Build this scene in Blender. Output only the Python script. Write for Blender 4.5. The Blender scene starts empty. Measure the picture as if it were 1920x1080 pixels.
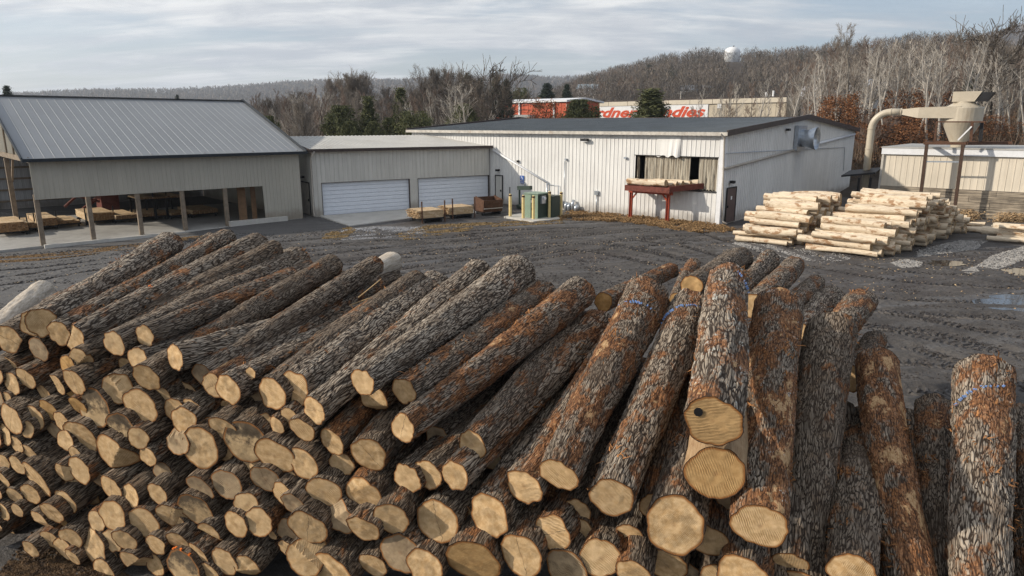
import bpy, math, random
import numpy as np
from mathutils import Vector, Matrix
R = math.radians
random.seed(7); rng = np.random.default_rng(7)
scene = bpy.context.scene
COL = scene.collection
# ------------------------------------------------------------------ camera
F = 1280.0; PITCH = R(13.49); EYE = 6.0
CAM = np.array([0.0, 0.0, EYE]); cP, sP = math.cos(PITCH), math.sin(PITCH)
cd = bpy.data.cameras.new('camera'); cam = bpy.data.objects.new('camera', cd); COL.objects.link(cam)
cam.location = (0, 0, EYE); cam.rotation_euler = (math.pi/2 - PITCH, 0, 0)
cd.sensor_width = 36.0; cd.lens = 36.0*F/1920.0; cd.clip_end = 8000; cd.clip_start = 0.1
scene.camera = cam
def A3(*v): return np.array(v, float)
def ray(x, y):
    a = (x-960)/F; b = (540-y)/F
    return A3(a, cP+b*sP, -sP+b*cP)
def gp(x, y, z=0.0):
    r = ray(x, y); return CAM + r*((z-EYE)/r[2])
def vdir(vx):
    t = math.atan((vx-960)/(F/cP)); return A3(math.sin(t), math.cos(t), 0)
def onw(A, d, x, y):
    r = ray(x, y); n = A3(-d[1], d[0], 0); t = ((A-CAM)@n)/(r@n); p = CAM+r*t
    return (p-A)@d, p[2]
def atY(x, y, Y):
    r = ray(x, y); return CAM + r*(Y/r[1])
def azd(deg): return A3(math.sin(R(deg)), math.cos(R(deg)), 0)
def unit(v): v = np.asarray(v, float); return v/np.linalg.norm(v)
# ------------------------------------------------------------------ nodes
class Mat:
    def __init__(s, name):
        s.m = bpy.data.materials.new(name); s.m.use_nodes = True
        s.t = s.m.node_tree; s.t.nodes.clear()
        s.out = s.t.nodes.new('ShaderNodeOutputMaterial')
    def put(s, sock, v):
        if isinstance(v, bpy.types.NodeSocket): s.t.links.new(v, sock)
        elif v is not None:
            try: sock.default_value = v
            except Exception:
                sock.default_value = tuple(v)+(1.0,) if len(v) == 3 else v
    def n(s, typ, ins=None, **at):
        nd = s.t.nodes.new('ShaderNode'+typ)
        for k, v in at.items(): setattr(nd, k, v)
        for k, v in (ins or {}).items(): s.put(nd.inputs[k], v)
        return nd
    def math(s, op, a, b=None, c=None, clamp=False):
        nd = s.n('Math', operation=op, use_clamp=clamp)
        s.put(nd.inputs[0], a)
        if b is not None: s.put(nd.inputs[1], b)
        if c is not None: s.put(nd.inputs[2], c)
        return nd.outputs[0]
    def mix(s, f, a, b, mode='MIX'):
        nd = s.t.nodes.new('ShaderNodeMix'); nd.data_type = 'RGBA'; nd.blend_type = mode
        s.put(nd.inputs[0], f)
        for i, v in ((6, a), (7, b)):
            if isinstance(v, bpy.types.NodeSocket): s.t.links.new(v, nd.inputs[i])
            else: nd.inputs[i].default_value = tuple(v)[:3]+(1,)
        return nd.outputs[2]
    def ramp(s, f, lo, hi, a=0.0, b=1.0, smooth=True):
        nd = s.n('MapRange', interpolation_type='SMOOTHSTEP' if smooth else 'LINEAR')
        s.put(nd.inputs[0], f)
        for i, v in enumerate((lo, hi, a, b)): s.put(nd.inputs[1+i], v)
        return nd.outputs[0]
    def noise(s, vec, scale=5, detail=4, rough=.55, dist=0.0):
        nd = s.n('TexNoise', {'Scale': scale, 'Detail': detail, 'Roughness': rough, 'Distortion': dist})
        if vec is not None: s.put(nd.inputs['Vector'], vec)
        return nd.outputs[0]
    def vor(s, vec, scale=5, feature='F1', rnd=1.0, out='Distance'):
        nd = s.n('TexVoronoi', {'Scale': scale, 'Randomness': rnd}, feature=feature)
        s.put(nd.inputs['Vector'], vec); return nd.outputs[out]
    def vm(s, op, a, b=None):
        nd = s.n('VectorMath', operation=op); s.put(nd.inputs[0], a)
        if b is not None: s.put(nd.inputs[1], b)
        return nd.outputs[0]
    def comb(s, x, y, z):
        nd = s.n('CombineXYZ'); s.put(nd.inputs[0], x); s.put(nd.inputs[1], y); s.put(nd.inputs[2], z); return nd.outputs[0]
    def sep(s, v):
        nd = s.n('SeparateXYZ'); s.put(nd.inputs[0], v); return nd.outputs
    def attr(s, name, out='Vector'):
        nd = s.n('Attribute'); nd.attribute_name = name; return nd.outputs[out]
    def obj(s): return s.n('TexCoord').outputs['Object']
    def pos(s): return s.n('NewGeometry').outputs['Position']
    def rnd(s): return s.n('ObjectInfo').outputs['Random']
    def bump(s, h, dist=.02, st=1.0):
        return s.n('Bump', {'Strength': st, 'Distance': dist, 'Height': h}).outputs[0]
    def fin(s, col, rough=.8, normal=None, metal=0.0, disp=None, spec=.3, **kw):
        b = s.n('BsdfPrincipled', {'Base Color': col, 'Roughness': rough, 'Metallic': metal, 'Specular IOR Level': spec})
        for k, v in kw.items(): s.put(b.inputs[k.replace('_', ' ')], v)
        if normal is not None: s.put(b.inputs['Normal'], normal)
        s.t.links.new(b.outputs[0], s.out.inputs[0])
        if disp is not None:
            s.t.links.new(disp, s.out.inputs['Displacement']); s.m.displacement_method = 'BOTH'
        return s.m
def plain(name, col, rough=.7, metal=0.0, var=.25, scale=3.0, dirt=None, bump=0.0, spec=.3):
    m = Mat(name); p = m.obj()
    n1 = m.noise(p, scale, 5, .6); n2 = m.noise(p, scale*9, 3, .6)
    f = m.math('ADD', m.math('MULTIPLY', n1, .7), m.math('MULTIPLY', n2, .3))
    lo = tuple(c*(1-var) for c in col); hi = tuple(min(1, c*(1+var)) for c in col)
    c = m.mix(m.ramp(f, .3, .7), lo, hi)
    if dirt: c = m.mix(m.ramp(m.noise(m.vm('MULTIPLY', p, (1, 1, .25)), scale*.8, 5, .7), .55, .75, 0, .7), c, dirt)
    return m.fin(c, rough, m.bump(n2, bump) if bump else None, metal, spec=spec)
# ------------------------------------------------------------------ meshes
def tago(o, label=None, cat=None, group=None, kind=None):
    if label: o['label'] = label
    if cat: o['category'] = cat
    if group: o['group'] = group
    if kind: o['kind'] = kind
    return o
def link(o, parent=None):
    COL.objects.link(o)
    if parent is not None: o.parent = parent
    return o
def empty(name, loc, label=None, cat=None, group=None):
    o = bpy.data.objects.new(name, None); o.empty_display_size = .2; o.location = tuple(loc); link(o)
    return tago(o, label, cat, group)
def fastmesh(name, V, Fq, mats, smooth=False, attrs=None, midx=None):
    """V (n,3); Fq (m,k) index array, all k-gons, or list of arrays"""
    me = bpy.data.meshes.new(name); V = np.asarray(V, np.float32)
    Fl = Fq if isinstance(Fq, list) else [Fq]
    me.vertices.add(len(V)); me.vertices.foreach_set('co', V.ravel())
    tot = sum(f.size for f in Fl); npol = sum(len(f) for f in Fl)
    me.loops.add(tot); me.polygons.add(npol)
    me.loops.foreach_set('vertex_index', np.concatenate([f.ravel() for f in Fl]).astype(np.int32))
    ks = np.concatenate([np.full(len(f), f.shape[1]) for f in Fl])
    st = np.concatenate([[0], np.cumsum(ks)[:-1]]).astype(np.int32)
    me.polygons.foreach_set('loop_start', st)
    me.polygons.foreach_set('use_smooth', np.full(npol, smooth, dtype=bool))
    if midx is not None: me.polygons.foreach_set('material_index', np.asarray(midx, np.int32))
    for m in (mats if isinstance(mats, (list, tuple)) else [mats]): me.materials.append(m)
    me.update(calc_edges=True)
    for k, a in (attrs or {}).items():
        at = me.attributes.new(k, 'FLOAT_VECTOR', 'POINT'); at.data.foreach_set('vector', np.asarray(a, np.float32).ravel())
    return me
class MB:
    def __init__(s): s.v = []; s.f = []; s.m = []; s.mi = 0
    def add(s, vs, fs):
        b = len(s.v); s.v.extend([tuple(map(float, v)) for v in vs])
        for f in fs: s.f.append(tuple(b+i for i in f)); s.m.append(s.mi)
    def box8(s, p):  # 8 corners: bottom 4 ccw, top 4
        s.add(p, [(3,2,1,0),(4,5,6,7),(0,1,5,4),(1,2,6,5),(2,3,7,6),(3,0,4,7)])
    def obox(s, o, a, b, c):  # corner + 3 edge vectors
        o, a, b, c = map(np.asarray, (o, a, b, c)); s.box8([o, o+a, o+a+b, o+b, o+c, o+a+c, o+a+b+c, o+b+c])
    def cbox(s, c, u, v, w, su, sv, sw):
        u, v, w = unit(u)*su, unit(v)*sv, unit(w)*sw
        s.obox(np.asarray(c)-u/2-v/2-w/2, u, v, w)
    def beam(s, p, q, w, h, up=(0, 0, 1)):
        p, q = np.asarray(p, float), np.asarray(q, float); d = q-p; x = unit(d)
        y = np.cross(up, x)
        if np.linalg.norm(y) < 1e-3: y = np.cross((0, 1, 0), x)
        y = unit(y); z = np.cross(x, y)
        s.obox(p-y*w/2-z*h/2, d, y*w, z*h)
    def tube(s, pts, rad, n=10, caps=True):
        pts = [np.asarray(p, float) for p in pts]; k = len(pts)
        rad = [rad]*k if not hasattr(rad, '__len__') else rad
        prev = None; base = len(s.v)
        for i, p in enumerate(pts):
            t = unit((pts[min(i+1, k-1)]-pts[max(i-1, 0)]))
            if prev is None:
                a = np.cross(t, (0, 0, 1)) if abs(t[2]) < .9 else np.cross(t, (1, 0, 0))
            else: a = prev-t*(prev@t)
            a = unit(a); b = np.cross(t, a); prev = a
            for j in range(n):
                th = 2*math.pi*j/n; s.v.append(tuple(p+rad[i]*(a*math.cos(th)+b*math.sin(th))))
        for i in range(k-1):
            for j in range(n):
                j2 = (j+1) % n; s.f.append((base+i*n+j, base+i*n+j2, base+(i+1)*n+j2, base+(i+1)*n+j)); s.m.append(s.mi)
        if caps:
            s.f.append(tuple(base+j for j in range(n))[::-1]); s.m.append(s.mi)
            s.f.append(tuple(base+(k-1)*n+j for j in range(n))); s.m.append(s.mi)
    def lathe(s, c, prof, n=20, axis=(0, 0, 1)):
        c = np.asarray(c, float); ax = unit(axis)
        s.tube([c+ax*h for h, r in prof], [max(r, 1e-4) for h, r in prof], n)
    def poly(s, pts, th):  # extruded polygon by vector th
        pts = [np.asarray(p, float) for p in pts]; th = np.asarray(th, float); n = len(pts)
        s.add(pts+[p+th for p in pts], [tuple(range(n))[::-1], tuple(range(n, 2*n))]+[(i, (i+1) % n, n+(i+1) % n, n+i) for i in range(n)])
    def corr(s, O, U, V, N, u0, u1, v0, v1, holes=(), sp=.3, rw=.05, rh=.025, ph=0.0):
        """ribbed sheet: profile along U, extruded along V from v0(u) to v1(u)"""
        O = np.asarray(O, float)
        f0 = v0 if callable(v0) else (lambda u: v0); f1 = v1 if callable(v1) else (lambda u: v1)
        bk = {round(u0, 4), round(u1, 4)}
        for h in holes: bk.add(round(h[0], 4)); bk.add(round(h[1], 4))
        k0 = int(math.floor((u0-ph)/sp)); prof = []
        for k in range(k0-1, int((u1-ph)/sp)+2):
            c = k*sp+ph; prof += [(c-rw*.5, 0), (c-rw*.28, rh), (c+rw*.28, rh), (c+rw*.5, 0)]
        pu = np.array([p[0] for p in prof]); po = np.array([p[1] for p in prof])
        us = sorted(set([u for u in pu if u0 < u < u1]) | bk)
        us = [u for u in us if u0-1e-6 <= u <= u1+1e-6]
        off = lambda u: float(np.interp(u, pu, po))
        for a, b in zip(us[:-1], us[1:]):
            if b-a < 1e-4: continue
            m = (a+b)/2; lo, hi = f0(m), f1(m)
            iv = [(lo, hi, 1, 1)]
            for h in holes:
                if h[0] <= m <= h[1]:
                    nv = []
                    for (p, q, i0, i1) in iv:
                        if h[2] >= q or h[3] <= p: nv.append((p, q, i0, i1)); continue
                        if h[2] > p: nv.append((p, h[2], i0, 0))
                        if h[3] < q: nv.append((h[3], q, 0, i1))
                    iv = nv
            for (p, q, i0, i1) in iv:
                pa, pb = (f0(a), f0(b)) if i0 else (p, p); qa, qb = (f1(a), f1(b)) if i1 else (q, q)
                P = [O+U*a+V*pa+N*off(a), O+U*b+V*pb+N*off(b), O+U*b+V*qb+N*off(b), O+U*a+V*qa+N*off(a)]
                s.add(P, [(0, 1, 2, 3)])
    def build(s, name, mats, parent=None, smooth=False, origin=None, bevel=0):
        me = bpy.data.meshes.new(name)
        V = np.array(s.v, float)
        if parent is not None and origin is None: V = V-np.array(parent.matrix_basis.translation)
        o = bpy.data.objects.new(name, me)
        if origin is not None: V = V-np.asarray(origin); 
        me.from_pydata(V.tolist(), [], s.f)
        for m in (mats if isinstance(mats, (list, tuple)) else [mats]): me.materials.append(m)
        if len(set(s.m)) > 1: me.polygons.foreach_set('material_index', s.m)
        if smooth: me.polygons.foreach_set('use_smooth', [True]*len(s.f))
        me.update()
        if origin is not None and parent is None: o.location = tuple(origin)
        link(o, parent)
        if bevel:
            b = o.modifiers.new('b', 'BEVEL'); b.width = bevel; b.segments = 2; b.limit_method = 'ANGLE'
        return o
def thing(mb, name, mats, label, cat, origin=None, group=None, kind=None, **kw):
    if origin is None:
        V = np.array(mb.v); origin = A3((V[:, 0].min()+V[:, 0].max())/2, (V[:, 1].min()+V[:, 1].max())/2, V[:, 2].min())
    o = mb.build(name, mats, None, origin=origin, **kw); return tago(o, label, cat, group, kind)
# numpy value noise
def _h(i, j, k, s):
    n = (i*374761393 + j*668265263 + k*1274126177 + s*1442695041) & 0xffffffff
    n = ((n ^ (n >> 13))*1274126177) & 0xffffffff
    return ((n ^ (n >> 16)) & 0xffff)/65535.0
def vnoise(x, y, z=0, seed=0):
    x, y, z = np.broadcast_arrays(np.asarray(x, float), y, z)
    i, j, k = np.floor(x).astype(np.int64), np.floor(y).astype(np.int64), np.floor(z).astype(np.int64)
    fx, fy, fz = x-i, y-j, z-k
    fx, fy, fz = [f*f*(3-2*f) for f in (fx, fy, fz)]
    r = 0
    for a in (0, 1):
        for b in (0, 1):
            for c in (0, 1):
                r = r + _h(i+a, j+b, k+c, seed)*(fx if a else 1-fx)*(fy if b else 1-fy)*(fz if c else 1-fz)
    return r*2-1
HAZE = 0.00022
# ------------------------------------------------------------------ sky, sun
SAZ, SEL = 266.0, 25.0
w = bpy.data.worlds.new("World"); scene.world = w; w.use_nodes = True
wm = Mat.__new__(Mat); wm.t = w.node_tree; wm.t.nodes.clear(); wm.m = None
wout = wm.t.nodes.new('ShaderNodeOutputWorld'); bg = wm.t.nodes.new('ShaderNodeBackground')
sky = wm.t.nodes.new('ShaderNodeTexSky'); sky.sky_type = 'NISHITA'; sky.sun_disc = False
sky.sun_elevation = R(SEL); sky.sun_rotation = R(SAZ); sky.air_density = 1.0; sky.dust_density = 1.2; sky.ozone_density = 1.5
dirv = wm.n('TexCoord').outputs['Generated']
sx, sy, sz = wm.sep(dirv)
zz = wm.math('ADD', wm.math('MAXIMUM', sz, 0.0), .16)
uv = wm.comb(wm.math('DIVIDE', sx, zz), wm.math('DIVIDE', sy, zz), 0.0)
uvs = wm.vm('MULTIPLY', uv, (.55, 1.15, 1))
n1 = wm.noise(uvs, 1.15, 7, .6, .4); n2 = wm.noise(wm.vm('MULTIPLY', uv, (.35, 1.6, 1)), 2.6, 8, .62, .5)
n3 = wm.noise(uvs, .45, 3, .5)
dens = wm.math('ADD', wm.math('MULTIPLY', n1, .6), wm.math('ADD', wm.math('MULTIPLY', n2, .25), wm.math('MULTIPLY', n3, .35)))
# thinner cover towards the right of the view
dens = wm.math('SUBTRACT', dens, wm.ramp(sx, .28, .75, 0, .16))
cov = wm.ramp(dens, .49, .64, .30, .98)
bright = wm.ramp(n2, .38, .68)
body = wm.ramp(wm.math('ADD', wm.math('MULTIPLY', wm.noise(uvs, .8, 6, .6, .3), .6), wm.math('MULTIPLY', wm.noise(wm.vm('MULTIPLY', uv, (.9, 1.6, 1)), 2.4, 7, .62, .6), .4)), .42, .58)
cloud = wm.mix(body, wm.mix(bright, (4.6, 4.95, 5.45), (5.6, 5.85, 6.2)), wm.mix(bright, (6.6, 6.75, 6.9), (8.6, 8.6, 8.5)))
nsk = wm.mix(1.0, sky.outputs[0], (1.0, 1.02, 1.08), 'MULTIPLY')
colr = wm.mix(cov, nsk, cloud)
# pale band above the horizon
colr = wm.mix(wm.ramp(sz, .0, .16, .5, 0), colr, (5.2, 5.6, 6.1))
wm.t.links.new(colr, bg.inputs[0]); bg.inputs[1].default_value = .124
wm.t.links.new(bg.outputs[0], wout.inputs[0])
sl = bpy.data.lights.new('sun', 'SUN'); sl.energy = 4.9; sl.angle = R(1.0); sl.color = (1.0, .90, .76)
so = bpy.data.objects.new('sun', sl); link(so)
S = Vector((math.sin(R(SAZ))*math.cos(R(SEL)), math.cos(R(SAZ))*math.cos(R(SEL)), math.sin(R(SEL))))
so.rotation_euler = S.to_track_quat('Z', 'Y').to_euler(); so.location = (0, 0, 60)
scene.view_settings.view_transform = 'Standard'; scene.view_settings.look = 'None'
scene.view_settings.exposure = 0.0; scene.view_settings.gamma = 1.0
scene.render.engine = 'CYCLES'
cy = scene.cycles; cy.use_denoising = True; cy.denoising_prefilter = 'NONE'; cy.max_bounces = 6; cy.diffuse_bounces = 3; cy.glossy_bounces = 2
cy.transmission_bounces = 2; cy.volume_bounces = 0; cy.transparent_max_bounces = 6; cy.use_adaptive_sampling = True
# ------------------------------------------------------------------ terrain
def px_of(x, y): return 960 + (F/cP)*np.divide(x, np.maximum(y, 1e-3))
H1x = [700, 900, 1000, 1040, 1100, 1180, 1240, 1300, 1370, 1450, 1500, 1560, 1620, 1700, 1780, 1840, 1900, 2000, 2300]
H1y = [233, 230, 190, 172, 148, 131, 118, 112, 112, 114, 110, 106, 102, 98, 100, 112, 128, 148, 190]
H2x = [-900, -300, 0, 200, 380, 500, 600, 760, 860, 960, 1040, 1200, 1700, 1780, 1830, 1880, 1920, 2000, 2400, 3000]
H2y = [205, 210, 200, 186, 181, 173, 164, 160, 157, 152, 158, 150, 135, 120, 108, 99, 94, 92, 120, 180]
def sm(t): t = np.clip(t, 0, 1); return t*t*(3-2*t)
def height(x, y):
    x, y = np.asarray(x, float), np.asarray(y, float)
    r = np.hypot(x, y); px = np.where(y > .3*np.abs(x), px_of(x, y), np.where(x > 0, 2400, -900))
    z1 = 6+650*(233-np.interp(px, H1x, H1y)-22)/1316.
    z2 = 6+2300*(233-np.interp(px, H2x, H2y))/1316.
    rt = sm((px-1350)/250.)
    h1 = np.maximum(z1-9*rt-3, 0)*np.where(r < 650, sm((r-120)/530.)**1.1, 1-.8*sm((r-650)/500.))
    h2 = np.maximum(z2, 0)*sm((r-1000)/1300.)
    hb = rt*(3.2*sm((r-66)/26.) + 7*sm((r-90)/140.)) + (1-rt)*3.0*sm((r-80)/90.)
    z = np.maximum(np.maximum(h1+hb, h2), hb)
    z = z + sm((r-80)/60.)*(vnoise(x*.02, y*.02, 0, 3)*1.2) + sm((r-500)/900.)*vnoise(x*.004, y*.004, 0, 5)*6
    # the yard falls a little towards the open barn on the left
    z = z - .30*sm((-x-14)/9.)*sm((60-r)/8.)*sm((r-16)/12.)
    z = z + sm((60-r)/10.)*(.05*vnoise(x*.22, y*.22, 0, 8)+.035*vnoise(x*.07, y*.5, 0, 9))*sm((r-4)/4.)
    return z
hz = lambda x, y: float(height(x, y))
azs = np.unique(np.concatenate([np.arange(-180, -52, 4.), np.arange(-52, 52.01, .3), np.arange(54, 181, 4.)]))
rs = np.concatenate([np.array([.01, 1.5, 3, 4.5]), np.arange(5.5, 62, .22), 62*1.035**np.arange(0, 109)])
def polar(r):
    A_, R_ = np.meshgrid(np.radians(azs), r); X = R_*np.sin(A_); Y = R_*np.cos(A_)
    Z = height(X, Y); V = np.stack([X, Y, Z], -1).reshape(-1, 3)
    n, m = X.shape; i = np.arange(n-1)[:, None]*m+np.arange(m-1)[None]; i = i.ravel()
    return V, np.stack([i, i+1, i+m+1, i+m], 1)[:, ::-1]
m = Mat('yard mud'); p = m.pos(); px, py, pz = m.sep(p)
nb = m.noise(p, .09, 5, .6); nmid = m.noise(p, .55, 6, .65); nf = m.noise(p, 7, 5, .7); nff = m.noise(p, 38, 3, .7)
stk = m.noise(m.vm('MULTIPLY', m.n('VectorRotate', {'Vector': p, 'Angle': R(-14)}, rotation_type='Z_AXIS').outputs[0], (.09, 1.1, 1)), 1.3, 6, .65, .6)
c = m.mix(m.ramp(nmid, .35, .68), (.046, .040, .036), (.098, .088, .080))
c = m.mix(m.ramp(stk, .45, .66, 0, .75), c, (.12, .117, .117))
c = m.mix(m.ramp(nb, .5, .66, 0, .6), c, (.060, .047, .043))
c = m.mix(m.ramp(nf, .55, .75, 0, .6), c, (.13, .118, .105))
c = m.mix(m.ramp(nff, .68, .78, 0, .45), c, (.18, .165, .15))
c = m.mix(m.ramp(m.vor(p, 2.4, 'F1'), 0.0, .04, .15, 0), c, (.2, .12, .06))
# paler graded apron by the barn, greyer
ap = m.ramp(m.math('ADD', m.math('ADD', m.math('MULTIPLY', px, -.25), m.math('MULTIPLY', py, .06)), m.math('MULTIPLY', nmid, 1.6)), 4.6, 7.6)
c = m.mix(m.math('MULTIPLY', ap, .8), c, m.mix(nf, (.085, .083, .082), (.15, .145, .14)))
bm = m.math('ADD', m.math('MULTIPLY', nf, .6), m.math('ADD', m.math('MULTIPLY', nff, .25), m.math('MULTIPLY', stk, 1.2)))
lug = m.vor(m.vm('MULTIPLY', p, (2.6, 5.2, 1)), 1.6, 'F1')
bm = m.math('ADD', bm, m.math('MULTIPLY', m.math('MULTIPLY', lug, m.ramp(nmid, .42, .58)), 1.0))
rgh = m.math('SUBTRACT', m.ramp(nmid, .3, .7, .72, .95), m.ramp(stk, .56, .72, 0, .30))
M_yard = m.fin(c, rgh, m.bump(bm, .06, 1.0), spec=.4)
m = Mat('leaf litter slope'); p = m.pos()
n1 = m.noise(p, .03, 6, .65); n2 = m.noise(p, .35, 5, .7); n3 = m.noise(p, 2.5, 4, .7)
c = m.mix(m.ramp(n1, .35, .65), (.055, .046, .038), (.085, .070, .056)); c = m.mix(m.ramp(n2, .4, .7, 0, .8), c, (.085, .062, .045))
c = m.mix(m.ramp(n3, .5, .7, 0, .6), c, (.045, .04, .032))
M_hill = m.fin(c, .95, m.bump(n2, .6), spec=.1)
iy = int(np.searchsorted(rs, 63.9))
TR = [([(560, 500), (760, 475), (960, 455), (1100, 440), (1240, 428)], .5), ([(600, 520), (820, 492), (1050, 460), (1180, 446), (1330, 440)], .5), ([(700, 540), (900, 500), (1120, 470), (1290, 455)], .55),
      ([(980, 480), (1080, 470), (1200, 490), (1320, 520)], .5), ([(1130, 455), (1230, 470), (1340, 500), (1500, 520)], .5), ([(1540, 600), (1680, 620), (1820, 650), (1990, 680)], .6),
      ([(1560, 660), (1700, 650), (1850, 700), (1990, 750)], .6), ([(1600, 580), (1750, 592), (1990, 600)], .55), ([(-80, 530), (60, 520), (160, 506), (260, 496), (420, 470)], .5), ([(-80, 498), (80, 490), (200, 480)], .45),
      ([(1300, 430), (1400, 462), (1520, 500), (1700, 530), (1900, 540)], .5), ([(860, 440), (1000, 430), (1140, 425)], .4), ([(1680, 730), (1800, 735), (1990, 790)], .6), ([(420, 478), (600, 462), (800, 446), (1000, 440)], .45)]
def cr_path(pts, off=0.0):
    P_ = [gp(*q)[:2] for q in pts]; dense = []
    for i in range(len(P_)-1):
        p0 = P_[max(i-1, 0)]; p1, p2 = P_[i], P_[i+1]; p3 = P_[min(i+2, len(P_)-1)]; n = max(2, int(np.linalg.norm(p2-p1)/.1))
        for k in range(n):
            t = k/n; dense.append(.5*((2*p1)+(-p0+p2)*t+(2*p0-5*p1+4*p2-p3)*t*t+(-p0+3*p1-3*p2+p3)*t**3))
    D_ = np.array(dense); T_ = np.gradient(D_, axis=0); T_ /= np.linalg.norm(T_, axis=1)[:, None]+1e-9
    return D_+np.stack([-T_[:, 1], T_[:, 0]], 1)*off
TRK = [(cr_path(p, o_), w_) for p, w_ in TR for o_ in (0.0, 2.0)]
AP = np.concatenate([d for d, _ in TRK])
V, Fq = polar(rs[:iy+1])
rr_ = np.hypot(V[:, 0], V[:, 1]); mk = np.where((V[:, 1] > 6) & (rr_ > 10) & (rr_ < 48) & (np.abs(V[:, 0]) < V[:, 1]*.85+2))[0]
for c0_ in range(0, len(mk), 4000):
    ii = mk[c0_:c0_+4000]; d2 = np.min((V[ii, 0][:, None]-AP[None, :, 0])**2+(V[ii, 1][:, None]-AP[None, :, 1])**2, axis=1); d_ = np.sqrt(d2)
    V[ii, 2] += -.07*np.exp(-(d_/.27)**2)+.06*np.exp(-((d_-.50)/.16)**2)
o = bpy.data.objects.new('ground', fastmesh('ground', V, Fq, M_yard, True)); link(o); tago(o, kind='structure', label='dark muddy lumber yard ground')
V, Fq = polar(rs[iy:]); o = bpy.data.objects.new('hills', fastmesh('hills', V, Fq, M_hill, True)); link(o); tago(o, kind='structure', label='wooded hills behind the yard')
# ------------------------------------------------------------------ building materials
def siding(name, col, streak=.25, rough=.5, rust=0.0, metal=0.0):
    m = Mat(name); p = m.pos(); x, y, z = m.sep(p)
    st = m.noise(m.vm('MULTIPLY', p, (6, 6, .25)), 1.0, 5, .65); bl = m.noise(p, .5, 4, .6)
    f = m.math('ADD', m.math('MULTIPLY', st, .65), m.math('MULTIPLY', bl, .35))
    c = m.mix(m.ramp(f, .35, .65), tuple(v*(1-streak) for v in col), tuple(min(1, v*1.06) for v in col))
    g = m.math('ADD', z, m.math('MULTIPLY', m.noise(p, 1.5, 4, .7), -.9))
    c = m.mix(m.ramp(g, -.3, .35, .55, 0), c, (.17, .13, .09))
    if rust: c = m.mix(m.ramp(m.noise(m.vm('MULTIPLY', p, (3, 3, .4)), 1.2, 5, .7), .62, .72, 0, rust), c, (.22, .12, .06))
    return m.fin(c, rough, m.bump(st, .004), metal=metal, spec=.35)
M_white = siding('off white metal siding', (.73, .725, .705), .12, rust=.18)
M_gar = siding('grey white metal siding', (.57, .555, .51), .12, rust=.12)
M_barn = siding('taupe metal siding', (.43, .405, .345), .08)
M_tan = siding('cream metal siding', (.68, .61, .50), .12)
M_inner = siding('galvanised inside sheet', (.42, .43, .44), .2)
M_rfB = plain('barn roof steel', (.235, .245, .255), .45, 0, .06, .4, spec=.5)
M_rfG = plain('garage roof steel', (.40, .395, .375), .5, 0, .10, .6, dirt=(.3, .28, .25))
M_rfM = plain('main roof steel', (.17, .18, .178), .5, 0, .14, .5, dirt=(.15, .15, .14))
M_trim = plain('dark brown trim', (.055, .040, .036), .5)
M_trimb = plain('black navy trim', (.022, .028, .035), .4)
M_wtrim = plain('white trim', (.74, .75, .77), .5, var=.06)
M_beige = plain('beige trim', (.50, .47, .42), .5, dirt=(.3, .22, .15))
M_door = plain('white door paint', (.70, .74, .80), .4, var=.04)
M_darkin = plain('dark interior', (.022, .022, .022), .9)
M_conc = plain('concrete', (.34, .33, .31), .9, var=.2, scale=.6, dirt=(.2, .18, .16), bump=.004)
M_concL = plain('pale concrete', (.50, .48, .44), .9, var=.14, scale=.7, dirt=(.33, .30, .27), bump=.004)
M_timber = plain('weathered timber', (.22, .175, .13), .85, var=.3, scale=4)
M_tnew = plain('warm timber', (.22, .13, .07), .8, var=.25, scale=4)
M_steel = plain('galvanised steel', (.46, .50, .55), .33, .7, .18, 5)
M_blk = plain('black steel', (.02, .02, .022), .5, .2)
M_rustb = plain('brown rusted steel', (.10, .050, .030), .65, .2, .35, 6)
M_redst = plain('red painted steel', (.36, .065, .030), .55, .1, .3, 5, dirt=(.12, .05, .03))
M_redbm = plain('rusty maroon steel', (.15, .045, .032), .6, .2, .35, 5)
M_yel = plain('faded yellow paint', (.74, .58, .27), .55, 0, .12, 4, dirt=(.4, .28, .14))
M_green = plain('sage green paint', (.22, .30, .235), .5, 0, .08, 3)
M_dgreen = plain('dark and shaded green paint', (.035, .055, .045), .5, 0, .1, 3)
M_cyc = plain('cream duct paint', (.47, .415, .325), .42, 0, .08, 1.5, dirt=(.32, .24, .15), spec=.45)
M_pipe = plain('beige pipe', (.44, .40, .35), .5, 0, .15, 3, dirt=(.2, .12, .08))
M_bdoor = plain('brown door paint', (.13, .09, .08), .5, 0, .1, 3)
M_blue = plain('sign blue', (.03, .11, .42), .4, var=.03); M_swhite = plain('sign white', (.8, .8, .8), .4, var=.02)
up = A3(0, 0, 1)
dM = vdir(-624); eM = vdir(2053); A = gp(1348, 422); nM = -eM           # main: long wall runs along dM (to the left), gable wall runs along eM
dG = vdir(2887); eG = vdir(72); B = gp(591, 406); nG = -eG
dB = vdir(2400); eB = unit(A3(-dB[1], dB[0], 0)); K = gp(568, 408); nB = -eB
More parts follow.
